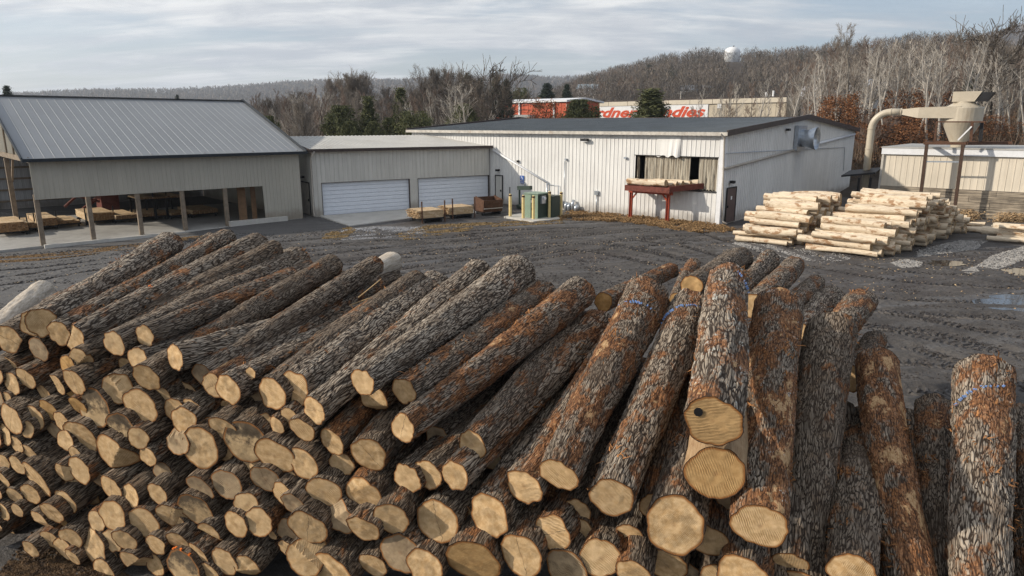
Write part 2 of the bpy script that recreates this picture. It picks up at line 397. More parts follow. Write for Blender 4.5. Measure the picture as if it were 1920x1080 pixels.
# ================= main mill building
mill = empty('mill_building', A, 'long off white metal sawmill building with dark low gable roof and log infeed opening', 'building')
LM, WM, HM = 27.45, 29.3, 5.5; RZ = 6.46
def P(O, d, s, n, q, z): return O+d*s+n*q+up*z
def W(x, y): return onw(A, dM, x, y)
def G(x, y): return onw(A, eM, x, y)
o1 = W(1191.7, 297); o2 = W(1346.8, 360); o3 = W(1346.8, 296)
hole = (o3[0], o1[0], o2[1], o3[1]); HL = hole
dr = [W(930.5, 327), W(942.5, 374)]; dh = (dr[1][0], dr[0][0], 0.0, 2.15)
wb = MB(); wb.corr(A, dM, up, nM, 0, LM, -.3, HM, [hole], .305, .06, .026)
wb.corr(A, eM, up, dM*-1, 0, WM, -.3, lambda u: HM+(RZ-HM)*(1-abs(u-WM/2)/(WM/2)), [], .305, .07, .03)
wb.corr(A+dM*LM, eM, up, dM, 0, WM, -.3, lambda u: HM+(RZ-HM)*(1-abs(u-WM/2)/(WM/2)), [], .305, .07, .03)
wb.corr(A+eM*WM, dM, up, eM, 0, LM, -.3, HM, [], .305, .07, .03)
wb.build('wall', M_white, mill)
ov = .35; sl_ = (RZ-HM)/(WM/2)
def roofpair(mb, A0, d, e, L, Wd, h, rz, ovl, ovw, sp, rh, rw=.06, t=.0):
    for k in (0, 1):
        ee = e if k == 0 else -e; O = A0 if k == 0 else A0+e*Wd
        sl = (rz-h)/(Wd/2); Vv = unit(ee+up*sl); Ln = math.hypot(Wd/2, rz-h)
        N_ = unit(up-ee*sl)
        mb.corr(O+up*(h+.06), d, Vv, N_, -ovl, L+ovl, -ovw, Ln+(.002 if k else 0), [], sp, rw, rh)
rb = MB(); roofpair(rb, A, dM, eM, LM, WM, HM, RZ, .3, .3, .305, .03)
rf = rb.build('roof', M_rfM, mill)
tb = MB()
tb.obox(A-dM*.3-eM*.32+up*(HM-.16), dM*(LM+.6), eM*-.1, up*.2)
gut = tb.build('gutter', M_beige, mill)
tb = MB()
for k in (0, 1):
    for q in (-.32, LM+.22):
        p0 = A+dM*q+(eM*-.35 if k == 0 else eM*(WM+.35))+up*(HM-.08); p1 = A+dM*q+eM*WM/2+up*(RZ+.02)
        tb.obox(p0+up*-.1, p1-p0, dM*.1, up*.34)
tb.obox(A-dM*.3+eM*(WM/2-.2)+up*(RZ+.06), dM*(LM+.6), eM*.4, up*.05)
tb.build('rake_trim', M_trim, mill)
tb = MB(); tb.obox(A-dM*.03+nM*.04, nM*.03, dM*.28, up*HM*.985); tb.obox(A-dM*.06+nM*.04, dM*.04, eM*.3, up*HM*.985); tb.build('corner_trim', M_wtrim, mill)
# opening: dark box behind, curtains
ib = MB(); s0, s1, z0, z1 = hole
O = A+dM*s0-nM*.02+up*z0; a = dM*(s1-s0); b = -nM*3.0; cc = up*(z1-z0)
for q in ((O, a, -nM*0.001+b*0, cc),): pass
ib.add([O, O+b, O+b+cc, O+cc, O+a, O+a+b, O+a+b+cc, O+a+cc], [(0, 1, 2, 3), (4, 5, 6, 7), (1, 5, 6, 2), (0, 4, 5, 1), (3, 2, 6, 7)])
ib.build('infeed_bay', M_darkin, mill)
m = Mat('strip curtain'); p = m.pos()
st = m.noise(m.vm('MULTIPLY', p, (5, 5, .15)), 1.3, 6, .7)
M_curt = m.fin(m.mix(m.ramp(st, .3, .62), (.10, .075, .05), (.46, .42, .34)), .7, m.bump(st, .02))
def curtain(xa, xb, ytop, ybot):
    sa, sb = W(xa, 330)[0], W(xb, 330)[0]; sa, sb = min(sa, sb), max(sa, sb)
    zt, zb = z1-.02, W((xa+xb)/2, ybot)[1]
    c_ = MB(); n = max(3, int((sb-sa)/.16)); prev = None; vs = []; fs = []
    nz = 8
    for i in range(n*3+1):
        u = sa+(sb-sa)*i/(n*3)
        for j in range(nz+1):
            t = j/nz; off = .035*math.sin(i*2.1)+.05*t*math.sin(i*.7+xa)+.02*math.sin(i*1.3+j)
            vs.append(A+dM*u+nM*(-.12+off)+up*(zt+(zb+.05*math.sin(i*1.7)-zt)*t))
    k = nz+1
    for i in range(n*3):
        for j in range(nz): fs.append((i*k+j, i*k+j+1, (i+1)*k+j+1, (i+1)*k+j))
    c_.add(vs, fs); return c_.build('strip_curtain', M_curt, mill, smooth=True)
curtain(1192, 1197, 0, 334); curtain(1207, 1292, 0, 342); curtain(1308, 1346, 0, 357)
tb = MB(); fr = .06
tb.obox(A+dM*(s0-fr)+nM*.04+up*(z0-fr), dM*(s1-s0+2*fr), nM*.04, up*fr)
tb.obox(A+dM*(s0-fr)+nM*.04+up*z1, dM*(s1-s0+2*fr), nM*.035, up*.04)
tb.build('opening_frame', M_blk, mill)
# torn metal flap above the opening
fb = MB(); vs = []; sA, sB = W(1232, 290)[0], W(1276, 290)[0]; nu, nv = 14, 8
for i in range(nu+1):
    for j in range(nv+1):
        u = sB+(sA-sB)*i/nu; t = j/nv
        off = .045+.16*t*abs(math.sin(i*.9))*(.4+.6*math.sin(i*.33+1))+.03*t
        vs.append(A+dM*u+nM*off+up*(z1+1.25-1.25*t-.07*t*math.sin(i*1.1)))
fb.add(vs, [(i*(nv+1)+j, i*(nv+1)+j+1, (i+1)*(nv+1)+j+1, (i+1)*(nv+1)+j) for i in range(nu) for j in range(nv)])
fb.build('bent_siding_flap', M_white, mill)
# man doors
def mandoor(parent, O, d, n, s0, s1, z0, z1, mat, name='door', sign=False, frame=M_blk, knobside=1):
    f = MB()
    f.obox(O+d*(s0-.07)+n*.045+up*z0, d*.07, n*.05, up*(z1-z0+.07)); f.obox(O+d*s1+n*.045+up*z0, d*.07, n*.05, up*(z1-z0+.07))
    f.obox(O+d*s0+n*.045+up*z1, d*(s1-s0), n*.05, up*.07)
    dd = MB(); dd.obox(O+d*s0+n*.045+up*z0, d*(s1-s0), n*.025, up*(z1-z0))
    do = dd.build(name, mat, parent); f.build('door_frame', frame, do, origin=np.array(parent.location))
    h = MB(); ks = s0+.1 if knobside > 0 else s1-.1; h.cbox(O+d*ks+n*.12+up*(z0+1.0), d, n, up, .05, .07, .14); h.build('door_handle', M_blk, do, origin=np.array(parent.location))
    if sign:
        g = MB(); g.cbox(O+d*(s0+s1)/2+n*.078+up*(z0+1.5), d, n, up, .2, .012, .22); g.build('door_notice', M_swhite, do, origin=np.array(parent.location))
    return do
mandoor(mill, A, dM, nM, dh[0], dh[1], 0.05, 2.15, M_gar)
g1, g2 = G(1360, 385)[0], G(1376, 385)[0]
mandoor(mill, A, eM, -dM, g1, g2, 0.05, 2.15, M_bdoor, sign=True)
# pipes etc on main building
def pipe(parent, pts, r, mat, name, n=8):
    q = MB(); q.tube(pts, r, n); return q.build(name, mat, parent, smooth=True)
def PW(x, y, q=.12): s, z = W(x, y); return A+dM*s+nM*q+up*z
def PG(x, y, q=.12): s, z = G(x, y); return A+eM*s-dM*q+up*z
pipe(mill, [PG(1351, 251, .1)-eM*.2, PG(1355, 258, .12), PG(1354, 275, .12), A+eM*.12-dM*.12+up*.5, A+eM*.12-dM*.12+up*.25, A+eM*.1-dM*.45+up*.1], .055, M_pipe, 'downspout')
pipe(mill, [PW(925.5, 281), PW(1027.5, 342)], .075, M_wtrim, 'sloping_drain_pipe')
e_ = PW(1027.5, 342); pipe(mill, [e_, A3(e_[0], e_[1], 0)], .05, M_steel, 'drain_riser')
pipe(mill, [PW(1028, 345.5, .1), PW(1049, 348, .1), A3(*(PW(1049, 348, .1)[:2]), .05)], .025, M_steel, 'conduit')
q = PW(1060, 302, .09); pipe(mill, [q, A3(q[0], q[1], .1)], .022, M_steel, 'conduit')
q = PW(1120, 366, .09); pipe(mill, [q, A3(q[0], q[1], .0)], .03, M_steel, 'conduit')
for (x, y, a_, b_) in ((1120, 361.5, .28, .28), (1062.5, 299, .14, .14), (972.5, 302.5, .16, .16), (1059, 380, .14, .18), (1174, 296, .18, .12)):
    q = MB(); q.cbox(PW(x, y, .1), dM, nM, up, a_, .14, b_); q.build('wall_box_or_hole', M_steel if x != 972.5 else M_blk, mill)  # the black one stands in for a dark hole in the wall
for (x, w_, h_) in ((1065.5, .35, .6), (1071, .35, .55), (1078, .3, .8), (1085, .5, .45)):
    q = MB(); p0 = PW(x, 390, .3); p0[2] = 0; q.tube([p0, p0+up*h_*.7, p0+up*h_+nM*-.12], w_*.35, 10); q.build('vent_stub', M_steel, mill, smooth=True)
def lamp(parent, O, d, n, s, z, w_=.5):
    q = MB(); q.cbox(O+d*s+n*.2+up*z, d, n, up, w_, .25, .16); b_ = q.build('wall_light', M_blk, parent)
    q = MB(); q.cbox(O+d*s+n*.2+up*(z-.10), d, n, up, w_*.85, .2, .05); q.build('lamp_lens', M_swhite, b_, origin=np.array(parent.location))
s, z = W(1099, 262); lamp(mill, A, dM, nM, s, z, .55)
s, z = W(936, 319); lamp(mill, A, dM, nM, s, z, .25)
s, z = G(1473, 243); lamp(mill, A, eM, -dM, s, z, .35)
s, z = G(1368, 341); lamp(mill, A, eM, -dM, s, z, .3)
# accessible parking sign
s, z = W(980, 333.5); sg = MB(); sg.cbox(A+dM*s+nM*.075+up*z, dM, nM, up, .34, .02, .34); sign = sg.build('accessible_sign', M_blue, mill)
lg = MB(); c0 = A+dM*s+nM*.092+up*z; r_ = -dM
for (x_, y_, w_, h_) in ((-.02, .11, .05, .05), (-.02, .04, .04, .10), (.03, .0, .10, .03), (.07, -.06, .03, .10)):
    lg.cbox(c0+r_*x_+up*y_, dM, nM, up, w_, .008, h_)
for t in range(10):
    a0, a1 = R(60+t*27), R(60+(t+1)*27); lg.beam(c0+r_*(-.02+.075*math.cos(a0))+up*(-.05+.075*math.sin(a0)), c0+r_*(-.02+.075*math.cos(a1))+up*(-.05+.075*math.sin(a1)), .008, .022, up=nM)
lg.build('wheelchair_symbol', M_swhite, sign, origin=np.array(mill.location))
sg = MB(); s2_, z2_ = W(980, 341.5); sg.cbox(A+dM*s2_+nM*.075+up*z2_, dM, nM, up, .34, .02, .16); sg2 = sg.build('parking_plate', M_blue, mill)
lg = MB()
for i in range(4): lg.cbox(A+dM*(s2_+.11-.075*i)+nM*.092+up*z2_, dM, nM, up, .045, .008, .06)
lg.build('plate_marks', M_swhite, sg2, origin=np.array(mill.location))
# gable wall pipes and fan
pipe(mill, [PG(1353, 317), PG(1425, 298), PG(1488, 281)], .085, M_pipe, 'sloping_steam_pipe')
pipe(mill, [PG(1488, 281), PG(1520, 272, .12), PG(1600, 251.5, .12)], .10, M_wtrim, 'sloping_steam_pipe')
pipe(mill, [PG(1357, 287.5), PG(1480, 281), PG(1581, 276.5), PG(1580.5, 291), PG(1579, 320)], .025, M_steel, 'wall_conduit')
def G3(x, y, q): s, z = G(x, y); return A+eM*s-dM*q+up*z
sa, zt = G(1485, 236); sb, zb = G(1506, 281); sc_, zc_ = (sa+sb)/2, (zt+zb)/2
fn = empty('exhaust_fan', G3(1495, 260, .05), 'galvanised wall exhaust fan with open cone shroud on the gable wall', 'exhaust fan')
hb_ = MB(); hh = .95
c0 = A+eM*sc_-dM*.18+up*zc_; hb_.cbox(c0, eM, dM, up, 1.9, .28, 1.8); hb_.build('fan_housing', M_steel, fn)
cn = MB(); ax = -dM; vs = []; fs = []; n = 32
for k, (q, r1) in enumerate(((.3, .62), (.75, .62), (1.35, .83), (1.37, .80), (.78, .58), (.35, .58))):
    for j in range(n):
        th = 2*math.pi*j/n; vs.append(A+eM*sc_+up*zc_+ax*q+r1*(eM*math.cos(th)+up*math.sin(th)))
for k in range(5):
    for j in range(n): fs.append((k*n+j, k*n+(j+1) % n, (k+1)*n+(j+1) % n, (k+1)*n+j))
cn.add(vs, fs); cn.build('shroud_cone', M_steel, fn, smooth=True)
bl = MB(); cb = A+eM*sc_+up*zc_+ax*.5
bl.tube([cb-ax*.08, cb+ax*.08], .12, 12)
for j in range(5):
    th = 2*math.pi*j/5; v = eM*math.cos(th)+up*math.sin(th); t_ = np.cross(ax, v); bl.obox(cb+v*.1-t_*.08, v*.46, t_*.16+ax*.05, ax*.01)
bl.build('fan_blades', M_blk, fn)
# ================= garage
garage = empty('garage_building', B, 'low grey metal garage with two white overhead doors between barn and mill', 'building')
sw, zw = onw(A, dM, 924, 275); Cc = A+dM*sw; LG = float((Cc-B)@dG); EG = 4.33
st_, zt_ = onw(A, dM, 802, 254.5); top = A+dM*st_; dep = float((top-B)@eG); RG = zt_
d1a = [onw(B, dG, *q) for q in ((602, 342), (768, 336), (783, 334), (917, 327))]
h1 = (d1a[0][0], d1a[1][0], 0, 2.2); h2 = (d1a[2][0], d1a[3][0], 0, 2.2)
wb = MB(); LGf = LG-.06
wb.corr(B, dG, up, nG, 0, LGf, -.3, EG, [h1, h2], .305, .06, .028)
wb.corr(B, eG, up, -dG, 0, dep, -.3, lambda u: EG+(RG-EG)*u/dep, [], .305, .06, .025)
wb.build('wall', M_gar, garage)
rb = MB(); Vv = unit(eG*dep+up*(RG-EG)); Ln = math.hypot(dep, RG-EG); Nn = unit(np.cross(dG, Vv)); Nn = Nn if Nn[2] > 0 else -Nn
# roof is cut along the mill wall
def cutu(u):
    return Ln+.1
rb2 = MB()
Or = B+up*(EG+.05)
def vmax(u):
    return Ln
def wallu(v):   # u where the mill wall is met at depth v
    p = Or+Vv*v; n_ = nM; return float(((A-p)@n_)/(dG@n_))
ulim = wallu(0); u_b = wallu(Ln)
def v_lo(u):  # for u beyond the wall line at v=0 nothing
    return -.25
def v_hi(u):
    if u <= min(ulim, u_b): return Ln
    return max(-.25, Ln*(ulim-u)/(ulim-u_b)) if ulim > u_b else Ln
rb.corr(Or, dG, Vv, Nn, -.25, max(ulim, u_b)-.03, v_lo, v_hi, [], .305, .05, .03)
rb.corr(Or+Vv*Ln, dG, unit(eG*dep-up*(RG-EG)), unit(Nn*A3(1, 1, 1)), -.25, u_b-.05, 0, Ln*.5, [], .305, .05, .03)
rb.build('roof', M_rfG, garage)
tb = MB(); tb.obox(B-dG*.25-eG*.34+up*(EG-.10), dG*(LG+.15), eG*-.06, up*.20); 
p0 = B-dG*.28-eG*.3+up*(EG-.08); tb.obox(p0, Vv*(Ln+.3), dG*.06, up*.2)
tb.build('eave_trim', M_trim, garage)
for (h, nm) in ((h1, 0), (h2, 1)):
    ins = .18; dd = MB(); npan = 8 if nm == 0 else 8
    for k in range(npan):
        za = h[2]+.03+(h[3]-.03)*k/npan; zb_ = h[2]+.03+(h[3]-.03)*(k+1)/npan
        dd.obox(B+dG*h[0]-nG*ins+up*za, dG*(h[1]-h[0]), nG*.04, up*(zb_-za-.025))
    dd.obox(B+dG*h[0]-nG*(ins+.03)+up*h[2], dG*(h[1]-h[0]), nG*.02, up*(h[3]-h[2]))
    do = dd.build('overhead_door', M_door, garage)
    jb = MB(); w_ = .05
    jb.obox(B+dG*h[0]-nG*ins, dG*.03, nG*(ins+.03), up*h[3]); jb.obox(B+dG*(h[1]-.03)-nG*ins, dG*.03, nG*(ins+.03), up*h[3]); jb.obox(B+dG*(h[0]+.03)-nG*ins+up*(h[3]-.03), dG*(h[1]-h[0]-.06), nG*(ins+.03), up*.03)
    jb.build('door_jamb', M_trim, do, origin=np.array(garage.location))
ds = [onw(B, eG, 582.5, 371)[0], onw(B, eG, 566, 371)[0]]; mandoor(garage, B, eG, -dG, ds[0], ds[1], .03, 2.15, M_beige)
s_, z_ = onw(B, eG, 572, 332); lamp(garage, B, eG, -dG, s_, z_, .25)
pipe(garage, [B-eG*.38+dG*.1+up*(EG-.05), B-eG*.2-dG*.08+up*(EG-.45), B-eG*.1-dG*.1+up*(EG-.6), B-eG*.1-dG*.1+up*.3, B-eG*.25-dG*.12+up*.05], .055, M_pipe, 'downspout')
# concrete apron
ab = MB(); a0 = gp(608, 406); a1 = gp(655, 424); a2 = gp(768, 403); a3 = gp(905, 385)
ab.poly([B+dG*.3-eG*.02+up*-.1, gp(655, 424)+up*-.1, gp(780, 408)+up*-.1, gp(905, 400)+up*-.1, B+dG*(LG-.3)-eG*.02+up*-.1], up*.135)
thing(ab, 'concrete_apron', M_concL, 'pale concrete apron in front of the garage doors', 'apron', kind='structure')
# ================= barn
barn = empty('open_barn', K, 'taupe pole barn with grey ribbed roof, open front bays and timber posts', 'barn')
BL = float(-onw(K, dB, 82, 463)[0]); ez = 4.28; s_, rz = onw(K, eB, 445, 191); bw = s_*2
hz0 = 2.22; hs = -onw(K, dB, 493, 351)[0]
mB = -dB                                             # direction of increasing length, to the left
wb = MB(); wb.corr(K, mB, up, nB, 0, BL, lambda u: -.35 if u < hs else hz0, ez, [], .23, .05, .018)
gz = lambda u: ez+(rz-ez)*(1-abs(u-bw/2)/(bw/2))
wb.corr(K, eB, up, dB, 0, bw, -.4, gz, [], .23, .05, .018)
wb.corr(K+mB*BL, eB, up, mB, 0, bw, 4.15, gz, [], .23, .05, .018)
wb.obox(K+mB*BL+nB*.02+up*hz0, mB*.06, nB*.05, up*(ez-hz0))
wb.build('wall', M_barn, barn)
wb = MB(); wb.corr(K+eB*bw, mB, up, -eB, 0, BL+10, -.5, ez, [], .23, .05, .018); wb.build('back_wall', M_inner, barn)
gb = MB()
for zq in (.5, 1.3, 2.1, 2.9, 3.7): gb.obox(K+eB*(bw-.12)+up*zq, mB*(BL+10), eB*.04, up*.14)
gb.build('wall_girts', M_timber, barn)
rb = MB(); roofpair(rb, K, mB, eB, BL, bw, ez, rz, .35, .35, .46, .013, .04)
rb.build('roof', M_rfB, barn)
tb = MB(); tb.obox(K+dB*.4-eB*.42+up*(ez-.14), mB*(BL+.8), eB*-.12, up*.17)
tb.build('gutter', M_trimb, barn)
tb = MB()
for k in (0, 1):
    for q in (-.42, BL+.34):
        p0 = K+mB*q+(eB*-.4 if k == 0 else eB*(bw+.4))+up*(ez-.12); p1 = K+mB*q+eB*bw/2+up*(rz+.03)
        tb.obox(p0, p1-p0, mB*.08, up*.2)
tb.obox(K-mB*.4+eB*(bw/2-.18)+up*(rz+.07), mB*(BL+.8), eB*.36, up*.05)
tb.build('ridge_and_rake_trim', M_trimb, barn)
zf = lambda u: -.06-.22*min(1, max(0, (u-3)/9))
posts = [BL-.02, -onw(K, dB, 178, 457)[0], -onw(K, dB, 268, 445)[0], -onw(K, dB, 350, 436)[0], -onw(K, dB, 430, 435)[0]]
for i, s_ in enumerate(posts):
    q = MB(); q.obox(K+mB*(s_-.11)-nB*.22+up*-.6, mB*.22, nB*.2, up*(hz0+.6+.25)); q.build('post', M_timber, barn)
for k in (1, 2):
    q = MB(); q.obox(K+mB*(BL-.2)+eB*(bw*k/2-.2)+up*-.6, mB*.25, eB*.25, up*(ez+.3)); q.build('post', M_timber, barn)
for (x0, x1) in ((457, 472), (482, 491)):
    a0, a1 = -onw(K, dB, x0, 380)[0], -onw(K, dB, x1, 380)[0]
    q = MB(); q.obox(K+mB*a1+eB*.9+up*-.1, mB*(a0-a1), eB*.06, up*2.4); q.build('leaning_panel', M_tnew, barn)
tb = MB()
for k in range(6):
    q = K+mB*(BL*k/5.+.05)+up*(ez-.05); tb.beam(q, q+eB*bw, .08, .28); tb.beam(q, q+eB*bw/2+up*(rz-ez-.15), .06, .16); tb.beam(q+eB*bw, q+eB*bw/2+up*(rz-ez-.15), .06, .16)
    for j in (.25, .4, .6, .75):
        zt = (rz-ez-.15)*(1-abs(j-.5)/.5); tb.beam(q+eB*bw*j, q+eB*bw*j+up*zt, .05, .1)
tb.build('roof_trusses', M_timber, barn)
tb = MB(); q = K+mB*(BL-.2)+eB*bw+up*2.6; tb.beam(q-eB*.2, q-eB*2.2+up*1.5, .1, .15); q = K+mB*(BL-.2)+eB*bw/2+up*2.6
tb.beam(q, q-eB*1.8+up*1.5, .1, .15); tb.beam(q, q+eB*1.8+up*1.5, .1, .15); tb.build('knee_brace', M_timber, barn)
# slab
sb_ = MB(); zs = -.05
sb_.add([K+dB*-.1+eB*-.0+up*-.03, K+mB*(BL+12)+eB*-.1+up*-.28, K+mB*(BL+12)+eB*bw+up*-.28, K+dB*-.1+eB*bw+up*-.03,
         K+dB*-.1+up*-1, K+mB*(BL+12)+eB*-.1+up*-1, K+mB*(BL+12)+eB*bw+up*-1, K+dB*-.1+eB*bw+up*-1], [(0, 1, 2, 3), (0, 4, 5, 1), (1, 5, 6, 2)])
slab = thing(sb_, 'concrete_floor', M_conc, 'concrete floor slab of the open barn', 'floor', kind='structure')
sZ = lambda u: -.03-.25*u/(BL+12)
cb_ = MB(); a0 = -onw(K, dB, 430, 435)[0]; cb_.obox(K+mB*1.2-eB*.35+up*-.4, mB*(a0-1.2), eB*.3, up*.62)
cb_.obox(K+mB*a0-eB*.35+up*-.4, mB*(BL-a0), eB*.22, up*.30); cb_.build('concrete_kerb', M_concL, barn)
# lumber
m = Mat('sawn lumber'); p = m.pos()
v = m.n('TexVoronoi', {'Scale': 3.0}); m.put(v.inputs['Vector'], m.vm('MULTIPLY', p, (1.3, 1.3, 6)))
gr = m.noise(m.vm('MULTIPLY', p, (9, 9, 9)), 1.0, 4, .6)
hs_ = m.n('SeparateColor'); m.put(hs_.inputs[0], v.outputs['Color'])
c = m.mix(hs_.outputs[0], (.48, .33, .18), (.66, .52, .34)); c = m.mix(m.ramp(gr, .4, .75, 0, .5), c, (.34, .20, .10))
M_lum = m.fin(c, .8, m.bump(gr, .003))
M_lend = plain('board ends', (.27, .155, .075), .85, var=.35, scale=6)
def lumber(O, du, dv, nu, nv, nz, bw_, bl_, bt, name, label, group, stakes=True, parent_mat=M_lum, rag=.12, zb=.3, cat='lumber stack'):
    """du board width direction, dv board length direction"""
    o_ = empty(name, O, label, cat, group)
    q = MB()
    for k in range(nz):
        nn = nu if k < nz-1 else max(2, nu-random.choice((0, 0, 1, 2)))
        for i in range(nn):
            r0 = random.uniform(0, rag); r1 = random.uniform(0, rag)
            q.obox(O+du*(i*bw_+.004)+dv*r0+up*(zb+k*bt+.002), du*(bw_-.010), dv*(bl_-r0-r1), up*(bt-.006)); q.m[-4] = 1; q.m[-2] = 1
    q.build('boards', [parent_mat, M_lend], o_)
    for t in (.12, .8):
        q = MB(); q.obox(O+dv*bl_*t+du*-.08+up*(zb-.14), du*(nu*bw_+.16), dv*.12, up*.11); q.obox(O+dv*bl_*t+up*.0, du*.1, dv*.1, up*(zb-.15)); q.obox(O+dv*bl_*t+du*(nu*bw_-.1)+up*.0, du*.1, dv*.1, up*(zb-.15)); q.build('bearer', M_blk, o_)
    if stakes:
        for t in (-.06, nu*bw_+.0):
            q = MB(); q.obox(O+dv*(bl_*.14)+du*t+up*0, du*.06, dv*.06, up*(zb+nz*bt+.35)); q.build('stake', M_blk, o_)
    return o_
bun = [ # px of front-left bottom corner, width m, layers, length
 ((-6, 437), 1.5, 8, 3.4, 'tall pile of thick sawn boards at the far left edge of the barn'),
 ((43, 429), .8, 5, 3.0, 'narrow slumped pile of boards behind the corner post of the barn'),
 ((70, 425), 1.15, 7, 3.6, 'squared pile of boards just right of the barn corner post'),
 ((103, 421), 1.35, 3, 3.0, 'low flat pile of boards between the first two barn posts'),
 ((166, 415), 1.55, 7, 3.6, 'tallest board pile, behind the second post of the barn'),
 ((218, 412), 1.45, 4, 3.4, 'stepped pile of boards left of the third barn post'),
 ((268, 407), 1.5, 3, 3.2, 'board pile just right of the third barn post'),
 ((322, 404), 1.2, 2, 2.6, 'thin low pile of boards left of the fourth barn post'),
 ((362, 402), 1.7, 4, 3.2, 'brown board pile right of the fourth barn post in shade')]
for (q, wd, nz, ln, lab) in bun:
    O_ = gp(q[0], q[1], 0); u_ = (O_-K)@mB; O_ = gp(q[0], q[1], sZ(u_)+.28); O_[2] = sZ((O_-K)@mB)
    lumber(O_, dB, eB, int(wd/.15), 1, nz, .15, ln, .065, 'lumber_stack', lab, 'board piles stored in the open barn', zb=.28, stakes=nz > 4)
for (q, lab) in (((262, 380), 'boards on a high rack behind the third barn post'), ((292, 378), 'boards on a high rack between the third and fourth barn posts')):
    O_ = gp(q[0], q[1], 1.15); O_[2] = sZ(5)
    lumber(O_, dB, eB, 10, 1, 2, .17, 3.0, .05, 'racked_boards', lab, 'boards on the rack in the barn', zb=1.4, rag=.5)
q = MB(); c0 = gp(190, 378, .8); c0[2] = -.2; q.obox(c0, dB*1.1, eB*1.6, up*1.9); q.obox(c0+up*1.9+dB*.2, dB*.7, eB*.9, up*.5); q.tube([c0+up*1.0-dB*.1, c0+up*1.5-dB*1.4, c0+up*.8-dB*2.2], .09, 8)
q.beam(c0+up*1.2-dB*.3, c0+up*.3-dB*1.5, .2, .2)
thing(q, 'sorting_machine', M_redbm, 'rusty red sorting machine standing deep inside the barn', 'machine')
# lumber carts outside
for (pa, pb, pc, lab) in (((791, 419), (833, 415.3), (770, 414), 'cart of thin ragged lath strips nearest the camera before the garage'),
                          ((848, 411.5), (889, 408.0), (826, 407.5), 'second cart of thin lath strips, behind and right of the nearer one')):
    O_ = gp(*pa); wdt = np.linalg.norm(gp(*pb)-O_); ln = abs((gp(*pc)-O_)@eG)+.2
    cart = empty('lath_cart', O_, lab, 'lumber cart', 'lath carts before the garage')
    q = MB()
    for k in range(14):
        for i in range(24):
            r0, r1 = random.uniform(0, .05), random.uniform(-.35, .05) if random.random() < .6 else 0
            q.obox(O_+dG*(r1 if k % 1 == 0 else 0)+eG*(.02+i*ln/24)+up*(.30+k*.034), dG*(wdt-r0-r1), eG*(ln/24-.008), up*.029)
    q.build('lath_strips', M_lum, cart)
    q = MB(); q.obox(O_+up*.22, dG*wdt, eG*ln, up*.07)
    for t in (.1, .85): q.obox(O_+dG*wdt*t+up*0, dG*.1, eG*ln, up*.22)
    q.build('cart_frame', M_blk, cart)
    for t in (-.02, wdt): 
        for v_ in (-.07,): q = MB(); q.obox(O_+dG*t+eG*v_, dG*.07, eG*.06, up*1.35); q.build('stake', M_rustb, cart)
# brown hopper
O_ = gp(906, 404); wd = np.linalg.norm(gp(944.5, 402)-O_)
hop = empty('steel_hopper', O_, 'dark brown open steel scrap hopper beside the garage doors', 'hopper')
q = MB(); t = .05
q.add([O_+up*.2, O_+dG*wd+up*.2, O_+dG*wd+up*1.0-eG*.12, O_+up*1.0-eG*.12, O_+eG*.05+up*.2, O_+dG*wd+eG*.05+up*.2, O_+dG*wd+up*1.0-eG*.07, O_+up*1.0-eG*.07], [(0, 1, 2, 3), (7, 6, 5, 4), (3, 2, 6, 7)])
for u_ in (0, wd): q.poly([O_+dG*u_+up*.2, O_+dG*u_+up*1.0-eG*.12, O_+dG*u_+up*1.22+eG*1.0, O_+dG*u_+up*.2+eG*1.0], dG*t)
q.obox(O_+eG*.97+up*.2, dG*wd, eG*.05, up*.95); q.obox(O_+up*.2, dG*wd, eG*1.0, up*.05)
q.build('bin_body', M_rustb, hop)
q = MB(); q.obox(O_-eG*.09+up*.42, dG*wd, eG*-.05, up*.05); q.build('rail', M_pipe, hop)
for u_ in (.05, wd-.15): q = MB(); q.obox(O_+dG*u_, dG*.1, eG*1.0, up*.2); q.build('skid', M_blk, hop)
# transformer group
pad = MB(); pc = [gp(*q) for q in ((945, 407), (1000, 416.5), (1050, 411), (1040, 400), (1000, 396))]; pad.poly([p_+up*-.1 for p_ in pc], up*.15)
thing(pad, 'concrete_pad', M_concL, 'concrete pad under the green transformer', 'pad', kind='structure')
O_ = gp(1008, 410, .05); eT = eM; dT = dM
tr = empty('transformer_cabinet', O_, 'sage green pad mounted transformer box with shaded side and meter', 'transformer')
wf = float(onw(O_, dT, 983, 408)[0]); dpt = abs(onw(O_, eT, 1028, 409)[0]); htop = onw(O_, dT, 1008, 364)[1]-.02
q = MB(); q.obox(O_, dT*wf, eT*dpt, up*(htop-.06)); q.build('cabinet_body', M_green, tr)
q = MB(); q.obox(O_-dT*.05-eT*.05+up*(htop-.06), dT*(wf+.1), eT*(dpt+.1), up*.06); q.build('lid', M_green, tr)
q = MB(); q.obox(O_-dT*.012+eT*.03+up*.05, dT*-.02, eT*(dpt-.06), up*(htop-.15)); q.build('shaded_side', M_dgreen, tr)  # darker green skin puts the shade of the right face into colour
q = MB(); q.obox(O_-dT*.035+eT*.25+up*.95, dT*-.12, eT*.42, up*.5); mb_ = q.build('meter_box', M_steel, tr)
q = MB(); q.tube([O_-dT*.155+eT*.5+up*1.28, O_-dT*.25+eT*.5+up*1.28], .09, 14); q.build('meter_dial', M_swhite, mb_, origin=np.array(tr.location))
q = MB(); q.obox(O_+dT*.35-eT*.012+up*1.0, dT*.22, eT*-.01, up*.16); q.build('warning_label', M_swhite, tr)
q = MB(); q.obox(O_+dT*.52-eT*.01+up*.05, dT*.015, eT*-.02, up*(htop-.15)); q.obox(O_+dT*.4-eT*.01+up*.5, dT*.06, eT*-.05, up*.18); q.build('door_seam', M_blk, tr)
